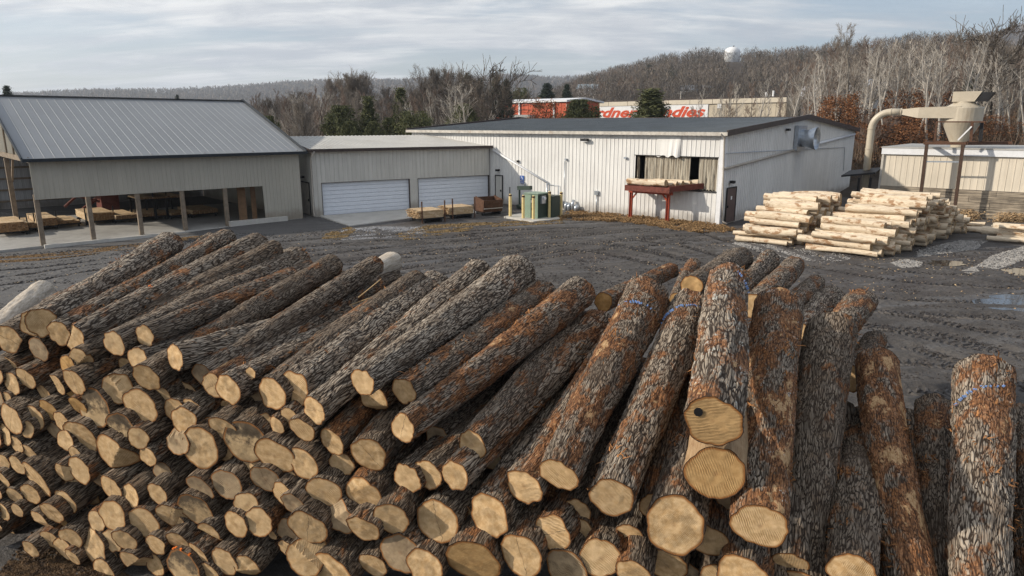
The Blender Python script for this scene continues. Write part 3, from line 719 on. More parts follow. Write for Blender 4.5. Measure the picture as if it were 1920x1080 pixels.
O2 = gp(1030, 409, .05)+eT*.3; tr2 = MB(); tr2.obox(O2, dT*.75, eT*.85, up*1.35); tr2.obox(O2+eT*.0+up*1.35-dT*.04, dT*.83, eT*.9, up*.05)
thing(tr2, 'switch_cabinet', M_dgreen, 'dark green switch cabinet right behind the transformer meter', 'cabinet')
for (x, y, yt, lab) in ((956.7, 406.7, 363, 'leftmost yellow bollard by the brown hopper'), (981, 410.5, 365, 'yellow bollard before the left corner of the transformer'), (1000, 412, 366, 'yellow bollard before the middle of the transformer'),
                   (1030, 409, 358, 'yellow bollard before the dark side of the transformer'), (1051.7, 406, 359, 'rightmost yellow bollard beside the mill wall')):
    p0 = gp(x, y); ht = onw(p0, dM, x, yt)[1]; q = MB(); q.lathe(p0-up*.1, [(0, .10), (ht, .10), (ht+.05, .085), (ht+.09, .04)], 14)
    o_ = thing(q, 'bollard', M_yel, lab, 'bollard', origin=p0, group='yellow bollards round the transformer', smooth=False)
    q = MB(); q.tube([p0+up*(ht-.16), p0+up*(ht-.06)], .108, 14); q.build('band', M_rustb, o_)
p0 = gp(956, 398); q = MB(); q.tube([p0, p0+up*1.75], .035, 8); thing(q, 'steel_stake', M_blk, 'thin black steel stake behind the leftmost bollard', 'stake')
p0 = gp(974, 393); q = MB()
q.beam(p0, p0+up*1.55, .14, .14, up=(0, 1, 0)); q.beam(p0-dM*-.1+up*1.55, p0-dM*1.05+up*1.62, .3, .28); q.beam(p0+dM*.1+up*.32, p0-dM*.9+up*.32, .5, .12); q.beam(p0-dM*.5+up*1.6, p0-dM*.5+up*1.85, .06, .06, up=(0, 1, 0))
for k in (0, .8): q.lathe(p0-dM*k-eM*.15+up*.17, [(0, .17), (.1, .17)], 14, axis=eM)
thing(q, 'post_puller', M_dgreen, 'dark green wheeled steel frame behind the transformer', 'machine')
# ================= infeed deck
t_ = .75
def DK(x, y, q): # point through pixel on plane q metres in front of mill wall
    return (lambda O: O+dM*onw(O, dM, x, y)[0]+up*onw(O, dM, x, y)[1])(A+nM*q)
pl = DK(1182, 404, 1.25); pr = DK(1251, 414, 1.25); zt = DK(1252, 362, 1.25)[2]
deck = empty('log_infeed_deck', pr*A3(1, 1, 0), 'red painted steel log deck on two legs sticking out of the mill opening', 'log deck')
for pz_ in (pl, pr):
    q = MB(); b0 = A3(pz_[0], pz_[1], -.2)
    for s_ in (-1, 1): q.obox(b0+dM*(s_*.08)-dM*.01-nM*.09, dM*.02, nM*.18, up*(zt-.1+.2))
    q.obox(b0-dM*.08-nM*.01, dM*.16, nM*.02, up*(zt-.1+.2)); q.build('leg', M_redst, deck)
    q = MB(); b1 = A3(pz_[0], pz_[1], zt-.1); sgn = -1 if pz_ is pr else 1; q.beam(b1-up*.5, b1-dM*(-.4 if pz_ is pr else -.4)*sgn*-1, .08, .08); q.build('gusset', M_redst, deck)
zb_ = zt-.1; L0 = pl*A3(1, 1, 0); R0 = pr*A3(1, 1, 0)
q = MB(); q.beam(L0+up*(zb_+.1)+dM*.15, R0+up*(zb_+.1)-dM*.25, .2, .24); q.build('cross_beam', M_redst, deck)
ys = [(L0@dM)+.1, (L0@dM)*.66+(R0@dM)*.34, (L0@dM)*.36+(R0@dM)*.64, (R0@dM)-.2]
for k, yy in enumerate(ys):
    base = A+dM*(yy-(A@dM)); q = MB(); q.beam(base+nM*1.75+up*(zb_+.36), base-nM*1.4+up*(zb_+.36), .12, .26); q.build('skid_rail', M_redbm, deck)
q = MB(); q.beam(A+dM*(ys[0]-(A@dM)+.1)+nM*1.72+up*(zb_+.30), A+dM*(ys[3]-(A@dM)-.1)+nM*1.72+up*(zb_+.30), .1, .34)
q.beam(A+dM*(ys[3]-(A@dM))+nM*1.6+up*(zb_+.36), A+dM*(ys[3]-(A@dM)-1.5)-nM*.3+up*(zb_+.55), .14, .34); q.build('front_beam', M_redbm, deck)
ZDECK = zb_+.5; DKL = ys; 
# mulch strip, chips are scattered later
# ================= cyclone shed (right)
D = gp(1645, 394); rD = -dM
hL = onw(D, rD, 1645, 277)[1]; LS = 30
shed = empty('cream_shed', D, 'long cream ribbed metal shed with white fascia and timber crib base', 'shed')
zc = onw(D, rD, 1645, 347)[1]
wb = MB(); wb.corr(D, rD, up, nM, 0, LS, zc, hL, [], .38, .05, .02); wb.corr(D, eM, up, dM, 0, 10, -.3, hL, [], .38, .05, .02)
wb.build('wall', M_tan, shed)
q = MB(); q.obox(D-rD*.15+nM*.03+up*(hL-.42), rD*(LS+.15), nM*.14, up*.42); q.build('fascia', M_wtrim, shed)
q = MB(); q.obox(D-rD*.2+nM*.2+up*(hL+.002), rD*(LS+.2), -nM*10.4, up*.09); q.build('roof', M_rfG, shed)
m = Mat('weathered crib timber'); p = m.pos()
gr = m.noise(m.vm('MULTIPLY', m.n('VectorRotate', {'Vector': p, 'Angle': R(-50)}, rotation_type='Z_AXIS').outputs[0], (14, .5, 14)), 1, 5, .7); bl_ = m.noise(p, .7, 4, .6)
M_crib = m.fin(m.mix(m.ramp(m.math('ADD', gr, m.math('MULTIPLY', bl_, .4)), .5, .9), (.07, .06, .05), (.46, .39, .30)), .9, m.bump(gr, .02))
npl = 5
for k in range(npl):
    q = MB(); x_ = 0
    while x_ < LS:
        l_ = random.uniform(2.4, 4.8); q.obox(D+rD*x_+nM*random.uniform(.0, .03)+up*(-.2+(zc+.2)*k/npl+.006), rD*(l_-.02), nM*.12, up*((zc+.2)/npl-.014)); x_ += l_
    q.build('crib_planks', M_crib, shed)
q = MB(); q.obox(D-rD*.12-nM*.01+up*-.3, rD*.14, nM*.14, up*(hL-.1)); q.build('corner_trim', M_beige, shed)
# cyclone + duct
cb0 = D+rD*onw(D, rD, 1802, 300)[0]
Yc = cb0[1]+1.2
Cy = atY(1802, 233, Yc); cx = Cy*A3(1, 1, 0)
cyc = empty('dust_cyclone', cx, 'cream painted dust cyclone with cone bottom and rain hood over the shed', 'cyclone')
zz_ = lambda y: atY(1802, y, Yc)[2]
mpp = Yc/ (F/cP)
rbod = 33*mpp*1.0
q = MB(); q.lathe(cx, [(zz_(199), rbod*.55), (zz_(201), rbod*.97), (zz_(203), rbod), (zz_(228), rbod)], 32); q.build('cylinder', M_cyc, cyc, smooth=False)
q = MB(); q.lathe(cx, [(zz_(276), rbod*.36), (zz_(271), rbod*.38), (zz_(231.5), rbod*.92), (zz_(228.2), rbod*.96)], 32); q.build('cone', M_cyc, cyc)
q = MB(); q.lathe(cx, [(zz_(201), rbod*.9), (zz_(193), rbod*.52), (zz_(190), rbod*.52)], 28); q.build('top_cone', M_cyc, cyc)
lr = -dM*1.0
q = MB(); c0 = cx-lr*rbod*.42+up*zz_(191); hh_ = zz_(172)-zz_(191)
wv = eM*rbod*1.0
b0 = c0-wv*.5
q.poly([b0-lr*rbod*.12, b0+lr*rbod*.95, b0+lr*rbod*1.25+up*hh_, b0-lr*rbod*.12+up*hh_], wv); q.build('rain_hood', M_cyc, cyc)
q = MB(); q.poly([b0+lr*rbod*1.02+up*.02-wv*.03, b0+lr*rbod*1.5+up*.02-wv*.03, b0+lr*rbod*1.8+up*(hh_-.08)-wv*.03, b0+lr*rbod*1.32+up*(hh_-.08)-wv*.03], wv*1.06); q.build('hood_louvre', M_blk, cyc)
# inlet transition and duct
q = MB(); za, zb2 = zz_(222), zz_(199.5)
tl = cx+dM*rbod*2.05; 
q.box8([tl-eM*rbod*.95+up*zz_(221), cx-eM*rbod*.98+up*za, cx-eM*rbod*.1+up*za, tl-eM*rbod*.1+up*zz_(221), tl-eM*rbod*.95+up*zz_(201), cx-eM*rbod*.98+up*zb2, cx-eM*rbod*.1+up*zb2, tl-eM*rbod*.1+up*zz_(201)])
q.build('inlet_box', M_cyc, cyc)
dr_ = 6.6*mpp*1.02; c1 = tl-eM*rbod*.5+up*(zz_(221)+zz_(201))/2
zd = atY(1740, 209, Yc)[2]; 
pA = cx+dM*rbod*3.0-eM*rbod*.5; pA[2] = zd
q = MB(); vs = []
fr_ = [tl-eM*rbod*.95+up*zz_(221), tl-eM*rbod*.1+up*zz_(221), tl-eM*rbod*.1+up*zz_(201), tl-eM*rbod*.95+up*zz_(201)]
cir = [pA+dr_*(eM*math.cos(a_)+up*math.sin(a_)) for a_ in (R(225), R(315), R(45), R(135))]
q.add(fr_+cir, [(0, 1, 2, 3), (0, 4, 5, 1), (1, 5, 6, 2), (2, 6, 7, 3), (3, 7, 4, 0)]); q.build('duct_transition', M_cyc, cyc)
# elbow location: pixel 1627 vertical run
def planeD(x, y): s_, z_ = onw(pA, dM, x, y); return pA+dM*s_+up*(z_-pA[2])
vtx = planeD(1627, 300); top_ = zd
lenh = float((vtx-pA)@dM); rr = 1.15
pts = [pA, pA+dM*(lenh-rr)]; 
for k in range(1, 9):
    a_ = R(90*k/8.); pts.append(pA+dM*(lenh-rr+rr*math.sin(a_))+up*(-rr+rr*math.cos(a_)))
vb = pA+dM*lenh; pts += [A3(vb[0], vb[1], zd-rr-1.4), A3(vb[0], vb[1], -.2)]
q = MB(); q.tube(pts, dr_, 20); du_ = q.build('duct', M_cyc, cyc, smooth=True)
q = MB()
for pp, ax_ in ((pts[1], dM), (pts[9], up), (pts[10], up), (pA, dM)): q.tube([pp-ax_*.03, pp+ax_*.03], dr_*1.12, 20)
q.build('duct_flange', M_cyc, du_, origin=np.array(cyc.location))
# support frame
M_stand = plain('dark brown stand steel', (.07, .042, .03), .65, .2, .35, 6)
sup = empty('cyclone_stand', cx, 'brown rusted steel stand carrying the dust cyclone', 'steel frame')
zp = zz_(268.5)
fwd = 1.5
def ST(x, y, q_): O = D+nM*q_; s_, z_ = onw(O, rD, x, y); return O+rD*s_+up*z_
for (xa, ya, xb, yb) in ((1738, 270, 1728, 352), (1806, 270, 1789, 400)):
    a_ = ST(xa, ya, fwd); b_ = ST(xb, yb, fwd); dq = (b_-a_); b_ = a_+dq*((a_[2]+.2)/(a_[2]-b_[2]))
    q = MB(); q.beam(a_, b_, .19, .19, up=nM); q.build('leg', M_stand, sup)
a_ = ST(1735, 268.5, fwd); b_ = ST(1812, 269, fwd); q = MB(); q.beam(a_, b_, .16, .18)
a2, b2 = a_-nM*2.6, b_-nM*2.6+rD*0; q.beam(a2, b2+rD*2.2, .2, .22); q.beam(a_, a2, .2, .2); q.beam(b_, b2+rD*1.9, .2, .2); q.build('platform_beams', M_rustb, sup)
for (xa, xb) in ((1752, 1757),):
    p0 = ST(xa, 267, fwd-.3); p1 = ST(xb, 229, fwd-.3); q = MB(); q.beam(p0, p1, .12, .12, up=nM); q.build('upright', M_rustb, sup)
p0 = ST(1820, 267, fwd-.3); p1 = ST(1823, 229, fwd-.3); q = MB(); q.beam(p0, p1, .16, .12, up=nM); q.build('upright', M_rustb, sup)
p0 = ST(1838, 265, fwd-2.4); p1 = ST(1841, 230, fwd-2.4); q = MB(); q.beam(p0, p1, .2, .16, up=nM); q.build('upright', M_blk, sup)
p0 = ST(1756, 228.5, fwd-.3); p1 = ST(1848, 228.5, fwd-.3); q = MB(); q.beam(p0, p1, .06, .08); q.build('top_rail', M_rustb, sup)
p0 = ST(1796, 263, fwd-.2); p1 = ST(1822, 237, fwd-.2); q = MB(); q.beam(p0, p1, .08, .08, up=nM); q.build('diagonal_brace', M_wtrim, sup)
p0 = ST(1737, 303, fwd); p1 = ST(1799, 303.5, fwd); q = MB(); q.beam(p0, p1, .07, .09); q.build('cross_bar', M_steel, sup)
# small black lean-to
O = D+dM*.4-nM*-.3
q = MB(); a_ = ST(1577, 332, 1.0); b_ = ST(1641, 326, 1.0); q.obox(a_, b_-a_, -nM*2.2+up*.25, up*.12); le = thing(q, 'lean_to_canopy', M_blk, 'small flat black canopy between the mill and the cream shed', 'canopy', origin=ST(1610, 380, 0.0)*A3(1, 1, 0))
for x_ in (1611, 1633): p0 = ST(x_, 333, .9); q = MB(); q.beam(A3(p0[0], p0[1], 0), p0, .12, .12, up=(0, 1, 0)); q.build('post', M_blk, le)
# ------------------------------------------------------------------ bark and cut wood
m = Mat('log bark'); bk = m.attr('bk'); u, v, sd = m.sep(bk)
oc = m.n('ObjectInfo'); orr, og, ob = m.sep(oc.outputs['Color']); rnd = oc.outputs['Random']
alp = oc.outputs['Alpha']
base = m.comb(u, m.math('MULTIPLY', v, m.math('ADD', .17, m.math('MULTIPLY', m.math('SUBTRACT', 1.0, alp), .12))), m.math('MULTIPLY', rnd, 37.0))
wv = m.n('TexNoise', {'Scale': 9.0, 'Detail': 2.0}); m.put(wv.inputs['Vector'], base)
svar = m.math('MULTIPLY', m.math('ADD', .68, m.math('MULTIPLY', rnd, .55)), alp)
wp = m.vm('ADD', base, m.vm('MULTIPLY', m.vm('SUBTRACT', wv.outputs['Color'], (.5, .5, .5)), (.11, .11, .0)))
wp = m.vm('MULTIPLY', wp, m.comb(svar, svar, 1.0))
d1_ = m.vor(wp, 42.0, 'DISTANCE_TO_EDGE'); rdn = m.noise(m.vm('MULTIPLY', wp, (1, .55, 1)), 38.0, 3, .5)
rdg = m.math('SUBTRACT', 1.0, m.math('MULTIPLY', m.math('ABSOLUTE', m.math('SUBTRACT', rdn, .5)), 5.0), clamp=True)
ridge = m.math('ADD', m.math('MULTIPLY', m.ramp(d1_, .0, .22), .52), m.math('MULTIPLY', m.math('SUBTRACT', 1.0, m.math('POWER', rdg, 1.1)), .56))
fn_ = m.noise(m.comb(m.math('MULTIPLY', u, 1.0), m.math('MULTIPLY', v, .35), rnd), 60, 4, .7)
fiso = m.noise(m.comb(u, v, rnd), 22, 5, .75)
# peeled / scuffed patches
sh = m.comb(u, m.math('MULTIPLY', v, .45), m.math('MULTIPLY', rnd, 91.0))
pn = m.math('ADD', m.math('MULTIPLY', m.noise(sh, 3.2, 4, .6), .75), m.math('MULTIPLY', m.noise(sh, 24, 4, .7), .25))
thr = m.math('SUBTRACT', .68, m.math('MULTIPLY', og, .23))
peel = m.ramp(pn, thr, m.math('ADD', thr, .035))
scuff = m.ramp(pn, m.math('SUBTRACT', thr, .07), thr)
bare = m.ramp(pn, m.math('ADD', thr, .06), m.math('ADD', thr, .09))
tone = m.mix(orr, (.17, .125, .085), (.50, .425, .335))
tone = m.mix(m.ramp(fiso, .35, .7, 0, .7), tone, m.mix(.4, tone, (.46, .41, .35)))
warm = m.mix(m.ramp(m.noise(m.comb(u, v, rnd), 4, 3, .6), .45, .7, 0, .6), tone, (.20, .125, .070))
cb = m.mix(m.ramp(ridge, .22, .82), (.036, .024, .016), warm)
cb = m.mix(m.math('MULTIPLY', m.ramp(fn_, .5, .72), .25), cb, (.42, .35, .27))
inner = m.mix(m.ramp(fiso, .3, .7), (.11, .040, .013), (.44, .18, .055))
inner = m.mix(m.ramp(m.math('ADD', m.math('MULTIPLY', ridge, .5), m.math('MULTIPLY', fn_, .5)), .25, .62), (.055, .024, .012), inner)
dirtm = m.ramp(m.noise(m.comb(u, m.math('MULTIPLY', v, .6), m.math('MULTIPLY', rnd, 5.)), 1.6, 4, .65), .48, .70, 0, .55)
cb = m.mix(dirtm, cb, (.09, .062, .042))
cb = m.mix(m.math('MULTIPLY', scuff, .8), cb, inner)
woodc = m.mix(m.ramp(fn_, .3, .7), (.30, .17, .075), (.55, .37, .20))
cb = m.mix(bare, cb, woodc)
lic = m.math('MULTIPLY', m.ramp(m.math('ADD', m.math('MULTIPLY', m.noise(m.comb(u, v, rnd), 5, 3, .6), .5), m.math('MULTIPLY', m.noise(m.comb(u, v, rnd), 30, 4, .7), .5)), m.math('SUBTRACT', .72, m.math('MULTIPLY', ob, .2)), m.math('SUBTRACT', .76, m.math('MULTIPLY', ob, .2))), m.ramp(ridge, .4, .7))
cb = m.mix(m.math('MULTIPLY', lic, .85), cb, (.50, .52, .48))
hgt = m.math('ADD', m.math('MULTIPLY', ridge, 1.0), m.math('MULTIPLY', fiso, .5))
hgt = m.math('MULTIPLY', hgt, m.math('SUBTRACT', 1.0, m.math('MULTIPLY', peel, .8)))
hgt = m.math('ADD', hgt, m.math('MULTIPLY', peel, m.math('MULTIPLY', fiso, .45)))
bdp = m.n('Displacement', {'Height': hgt, 'Midlevel': .75, 'Scale': .016})
M_bark = m.fin(cb, .88, m.bump(m.math('MULTIPLY', fn_, .5), .006), disp=bdp.outputs[0], spec=.25)
def woodface(name, a, b_, stain=0.0, rimc=(.30, .13, .04)):
    m = Mat(name); fc = m.attr('fc'); x, y, rho = m.sep(fc); oi = m.n('ObjectInfo'); rn = oi.outputs['Random']
    p2 = m.comb(x, y, m.math('MULTIPLY', rn, 17.0))
    rr_ = m.math('SQRT', m.math('ADD', m.math('POWER', m.math('ADD', x, m.math('MULTIPLY', m.math('SUBTRACT', m.noise(m.comb(rn, 0, 0), 9), .5), .1)), 2.0), m.math('POWER', y, 2.0)))
    wob = m.noise(p2, 7, 3, .6)
    rings = m.math('SINE', m.math('ADD', m.math('MULTIPLY', rr_, 620.0), m.math('MULTIPLY', wob, 12.0)))
    ang = m.math('MULTIPLY', rn, 6.28)
    sl = m.math('ADD', m.math('MULTIPLY', x, m.math('COSINE', ang)), m.math('MULTIPLY', y, m.math('SINE', ang)))
    sw_ = m.math('ADD', m.math('MULTIPLY', sl, 420.0), m.math('MULTIPLY', m.noise(p2, 5, 2, .5), 16.0))
    saw = m.math('SINE', sw_)
    sawm = m.math('MULTIPLY', m.ramp(m.noise(p2, 6, 3), .35, .65), 1.0)
    rc = m.n('Hue/Saturation') if False else None
    f = m.noise(p2, 14, 5, .65)
    c = m.mix(m.ramp(f, .3, .72), a, b_)
    c = m.mix(m.ramp(m.math('MULTIPLY', rn, 1.0), .0, 1.0, .0, .35), c, (.62, .45, .26))
    c = m.mix(m.ramp(rings, .2, 1, 0, .28), c, (.30, .17, .07))
    c = m.mix(m.math('MULTIPLY', m.ramp(saw, .3, .95, 0, .42), sawm), c, (.26, .16, .07))
    c = m.mix(m.ramp(rr_, .0, .045, m.math('MULTIPLY', m.noise(m.comb(rn, 3, 0), 7), .7), 0), c, (.28, .15, .07))
    if stain:
        c = m.mix(m.math('MULTIPLY', m.ramp(m.math('ADD', m.noise(p2, 6, 6, .7), m.math('MULTIPLY', y, 1.2)), .42, .66), stain), c, (.035, .030, .028))
    cr = m.math('ABSOLUTE', m.math('ADD', sl, m.math('MULTIPLY', m.math('SUBTRACT', m.noise(p2, 9, 4), .5), .09)))
    crm = m.math('MULTIPLY', m.ramp(cr, .0, .005, 1, 0), m.ramp(m.noise(m.comb(m.math('MULTIPLY', rn, 9.0), 7, 1), 5), .54, .56))
    c = m.mix(m.math('MULTIPLY', crm, .8), c, (.06, .035, .02))
    c = m.mix(m.ramp(m.math('ADD', rho, m.math('MULTIPLY', m.math('SUBTRACT', f, .5), .06)), .85, .955), c, rimc)
    c = m.mix(m.ramp(rho, .955, .985), c, (.05, .03, .02))
    h = m.math('ADD', m.math('MULTIPLY', m.math('MULTIPLY', saw, sawm), .6), m.math('MULTIPLY', f, .8))
    return m.fin(c, .78, m.bump(h, .006, 1.0), spec=.2)
M_face = woodface('fresh cut end', (.53, .335, .155), (.77, .55, .31))
M_face2 = woodface('stained cut end', (.44, .31, .17), (.60, .44, .25), .8)
M_face3 = woodface('orange cut end', (.42, .235, .080), (.60, .37, .15))
M_face4 = woodface('grey and shaded cut end', (.34, .25, .16), (.46, .35, .22), .25)  # duller wood; also paints in the shade on dim ends
m = Mat('loose bark shreds'); p = m.obj(); f_ = m.noise(p, 9, 3, .6)
M_shred = m.fin(m.mix(m.ramp(f_, .35, .65), (.12, .050, .020), (.42, .20, .08)), .9, spec=.1)
# ---- log geometry
def make_log(name, P0, P1, r0, r1, nt, nv, mat=None, face=None, tone=.5, peel=.3, lich=.1, tilt=(0, 0), notch=None, bend=.03, flare=0.0,
             lump=.012, seed=0, label=None, cat='log', group=None, rough_end=0.02, shreds=0, face_end=False, ecc=.05, face_mat_end=None, bscale=1.0):
    mat = mat or M_bark; face = face or M_face
    P0, P1 = A3(*P0), A3(*P1); d = P1-P0; L = np.linalg.norm(d); ax = d/L
    e1 = unit(np.cross(ax, up)); e2 = np.cross(e1, ax)
    rg = np.random.default_rng(seed)
    th = np.linspace(0, 2*np.pi, nt+1) - np.pi/2
    c_, s_ = np.cos(th), np.sin(th)
    t = np.linspace(0, 1, nv+1)**1.0
    T, TH = np.meshgrid(t, th, indexing='ij')
    rad = r0+(r1-r0)*T+flare*r1*np.clip((T-.8)/.2, 0, 1)**2
    a1, a2, a3 = rg.uniform(0, 6.28, 3); q1, q2 = rg.uniform(.3, 1, 2)
    sh = 1+ecc*q1*np.cos(2*TH+a1+T*1.2)+ecc*.6*q2*np.cos(3*TH+a2-T)+ecc*.35*np.cos(5*TH+a3)
    X3, Y3 = np.cos(TH)*2.0, np.sin(TH)*2.0
    V_ = T*L
    lum = vnoise(X3*1.2+seed*3.1, Y3*1.2, V_*1.3, seed)*lump*1.4*min(1, r0/.2)+vnoise(X3*2.5+7, Y3*2.5, V_*4, seed+1)*lump*.7*min(1, r0/.2)
    knots = np.zeros_like(T)
    for _ in range(rg.integers(0, 4)):
        kt, ka = rg.uniform(.1, .95), rg.uniform(0, 6.28)
        dd = ((V_-kt*L)/.16)**2+((np.angle(np.exp(1j*(TH-ka))))/.45)**2
        knots += min(.035, r0*.14)*np.exp(-dd)
    rad = rad*sh+lum+knots
    k = rg.uniform(-1, 1, 2)*bend
    bx = np.sin(np.pi*T)*k[0]+np.sin(2*np.pi*T)*k[1]*.4; by = np.sin(np.pi*T)*k[1]*.6
    px_, py_ = np.cos(TH)*rad, np.sin(TH)*rad
    def hf(x, y):
        h = tilt[0]*x+tilt[1]*y
        if notch:
            an, c0, kk = notch[:3]; q = (x*np.cos(an)+y*np.sin(an))-c0*r0
            h = h+np.where(q > 0, q*kk, 0)
            if len(notch) > 3: h = h+np.where(q > 0, notch[3], 0)
        return h
    H0 = hf(px_, py_)*np.clip(1-T/.12, 0, 1)
    eg = vnoise(np.cos(TH)*5, np.sin(TH)*5, 3.3, seed+4)*rough_end*np.clip((T-.97)/.03, 0, 1)
    axp = V_+H0+eg
    XYZ = P0[None, None]+ax*axp[..., None]+e1*(px_+bx)[..., None]+e2*(py_+by)[..., None]-P0
    n_ = (nv+1)*(nt+1); idx = np.arange(n_).reshape(nv+1, nt+1)
    Fq = np.stack([idx[:-1, :-1], idx[1:, :-1], idx[1:, 1:], idx[:-1, 1:]], -1).reshape(-1, 4)
    U_ = (TH+np.pi/2)*(r0+r1)/2
    bkA = np.stack([U_, V_, np.full_like(T, seed % 50)], -1).reshape(-1, 3)
    me = fastmesh(name, XYZ.reshape(-1, 3), Fq, mat, True, {'bk': bkA})
    o = bpy.data.objects.new(name, me); o.location = tuple(P0); o.color = (tone, peel, lich, bscale); link(o); tago(o, label, cat, group)
    # cut faces
    for end in (0, 1):
        row = 0 if end == 0 else nv
        rx, ry = px_[row], py_[row]; rings = [1, .985, .955, .9, .75, .55, .35, .18, .06] if end == 0 else [1, .9, .6, .3, .1]
        pts = []; fcs = []
        for k_, s2 in enumerate(rings):
            x, y = rx*s2, ry*s2
            if end == 0: h = hf(x, y)+ (0 if k_ < 1 else vnoise(x*14, y*14, 1.1, seed+9)*.004*(1 if k_ > 1 else .3))
            else: h = L+eg[row]*s2+(1-s2)*0.0
            pts.append((ax*np.reshape(h, (-1, 1)) + e1*(x+bx[row])[:, None] + e2*(y+by[row])[:, None]))
            fcs.append(np.stack([x, y, np.full_like(x, s2)], -1))
        pts = np.concatenate(pts); fcs = np.concatenate(fcs); nr = len(rings); id2 = np.arange(nr*(nt+1)).reshape(nr, nt+1)
        q4 = np.stack([id2[:-1, :-1], id2[:-1, 1:], id2[1:, 1:], id2[1:, :-1]], -1).reshape(-1, 4)
        ctr = pts[-(nt+1):-1].mean(0); pts = np.vstack([pts, ctr]); fcs = np.vstack([fcs, [0, 0, 0]])
        tri = np.stack([id2[-1, :-1], id2[-1, 1:], np.full(nt, len(pts)-1)], -1)
        if end == 1: q4 = q4[:, ::-1]; tri = tri[:, ::-1]
        fm = face if end == 0 else (face_mat_end or M_face4)
        me2 = fastmesh('cut_face', pts, [q4, tri], fm, False, {'fc': fcs})
        f = bpy.data.objects.new('cut_face', me2); f.location = (0, 0, 0); link(f, o)
        if end == 0: f0 = f
    if shreds:
        q = MB()
        ncl = max(2, shreds//14); cl = [(rg.uniform(.05, .98), rg.uniform(.0, np.pi), rg.uniform(.04, .16)) for _ in range(ncl)]
        for _ in range(shreds):
            kt, ka, sp_ = cl[rg.integers(ncl)]
            tt = np.clip(kt+rg.normal()*sp_*.35, .01, .99); aa = ka+rg.normal()*.35; rr = (r0+(r1-r0)*tt)*1.01
            rdv = e1*math.cos(aa)+e2*math.sin(aa); tv = -e1*math.sin(aa)+e2*math.cos(aa)
            c0 = ax*(tt*L)+rdv*rr+e1*np.sin(np.pi*tt)*k[0]
            dv = unit(ax*rg.normal()*1.0+tv*rg.normal()*.6+rdv*rg.uniform(-.1, .35)); wv_ = unit(np.cross(dv, rdv))*rg.uniform(.003, .012); ln = rg.uniform(.04, .15)
            pm = c0+dv*ln*.5+rdv*rg.uniform(.005, .03); pe = c0+dv*ln+rdv*rg.uniform(-.02, .03)
            q.add([c0-wv_, c0+wv_, pm+wv_*.8, pm-wv_*.8, pe, c0-rdv*.006], [(0, 1, 2, 3), (3, 2, 4), (0, 3, 5), (1, 5, 2)])
        qo = q.build('loose_bark', M_shred, None); qo.parent = o; qo['kind'] = 'stuff'
    return o
# ---- the bark pile.  face plane of the stack
NF = A3(.2756, .9613, 0)
def front(x, y, off=0.0, c0=6.29, lean=.15):
    r = ray(x, y); t = (c0+off+lean*EYE)/(r@NF-lean*r[2]); return CAM+r*t
def farpt(P0, x, y, L):
    r = unit(ray(x, y)); oc = CAM-P0; b = oc@r; c = oc@oc-L*L; D_ = b*b-c
    return CAM+r*(-b+math.sqrt(max(D_, 0)))
def prad(px_r, Pt): return px_r*((Pt-CAM)@A3(0, cP, -sP))/F*1.06
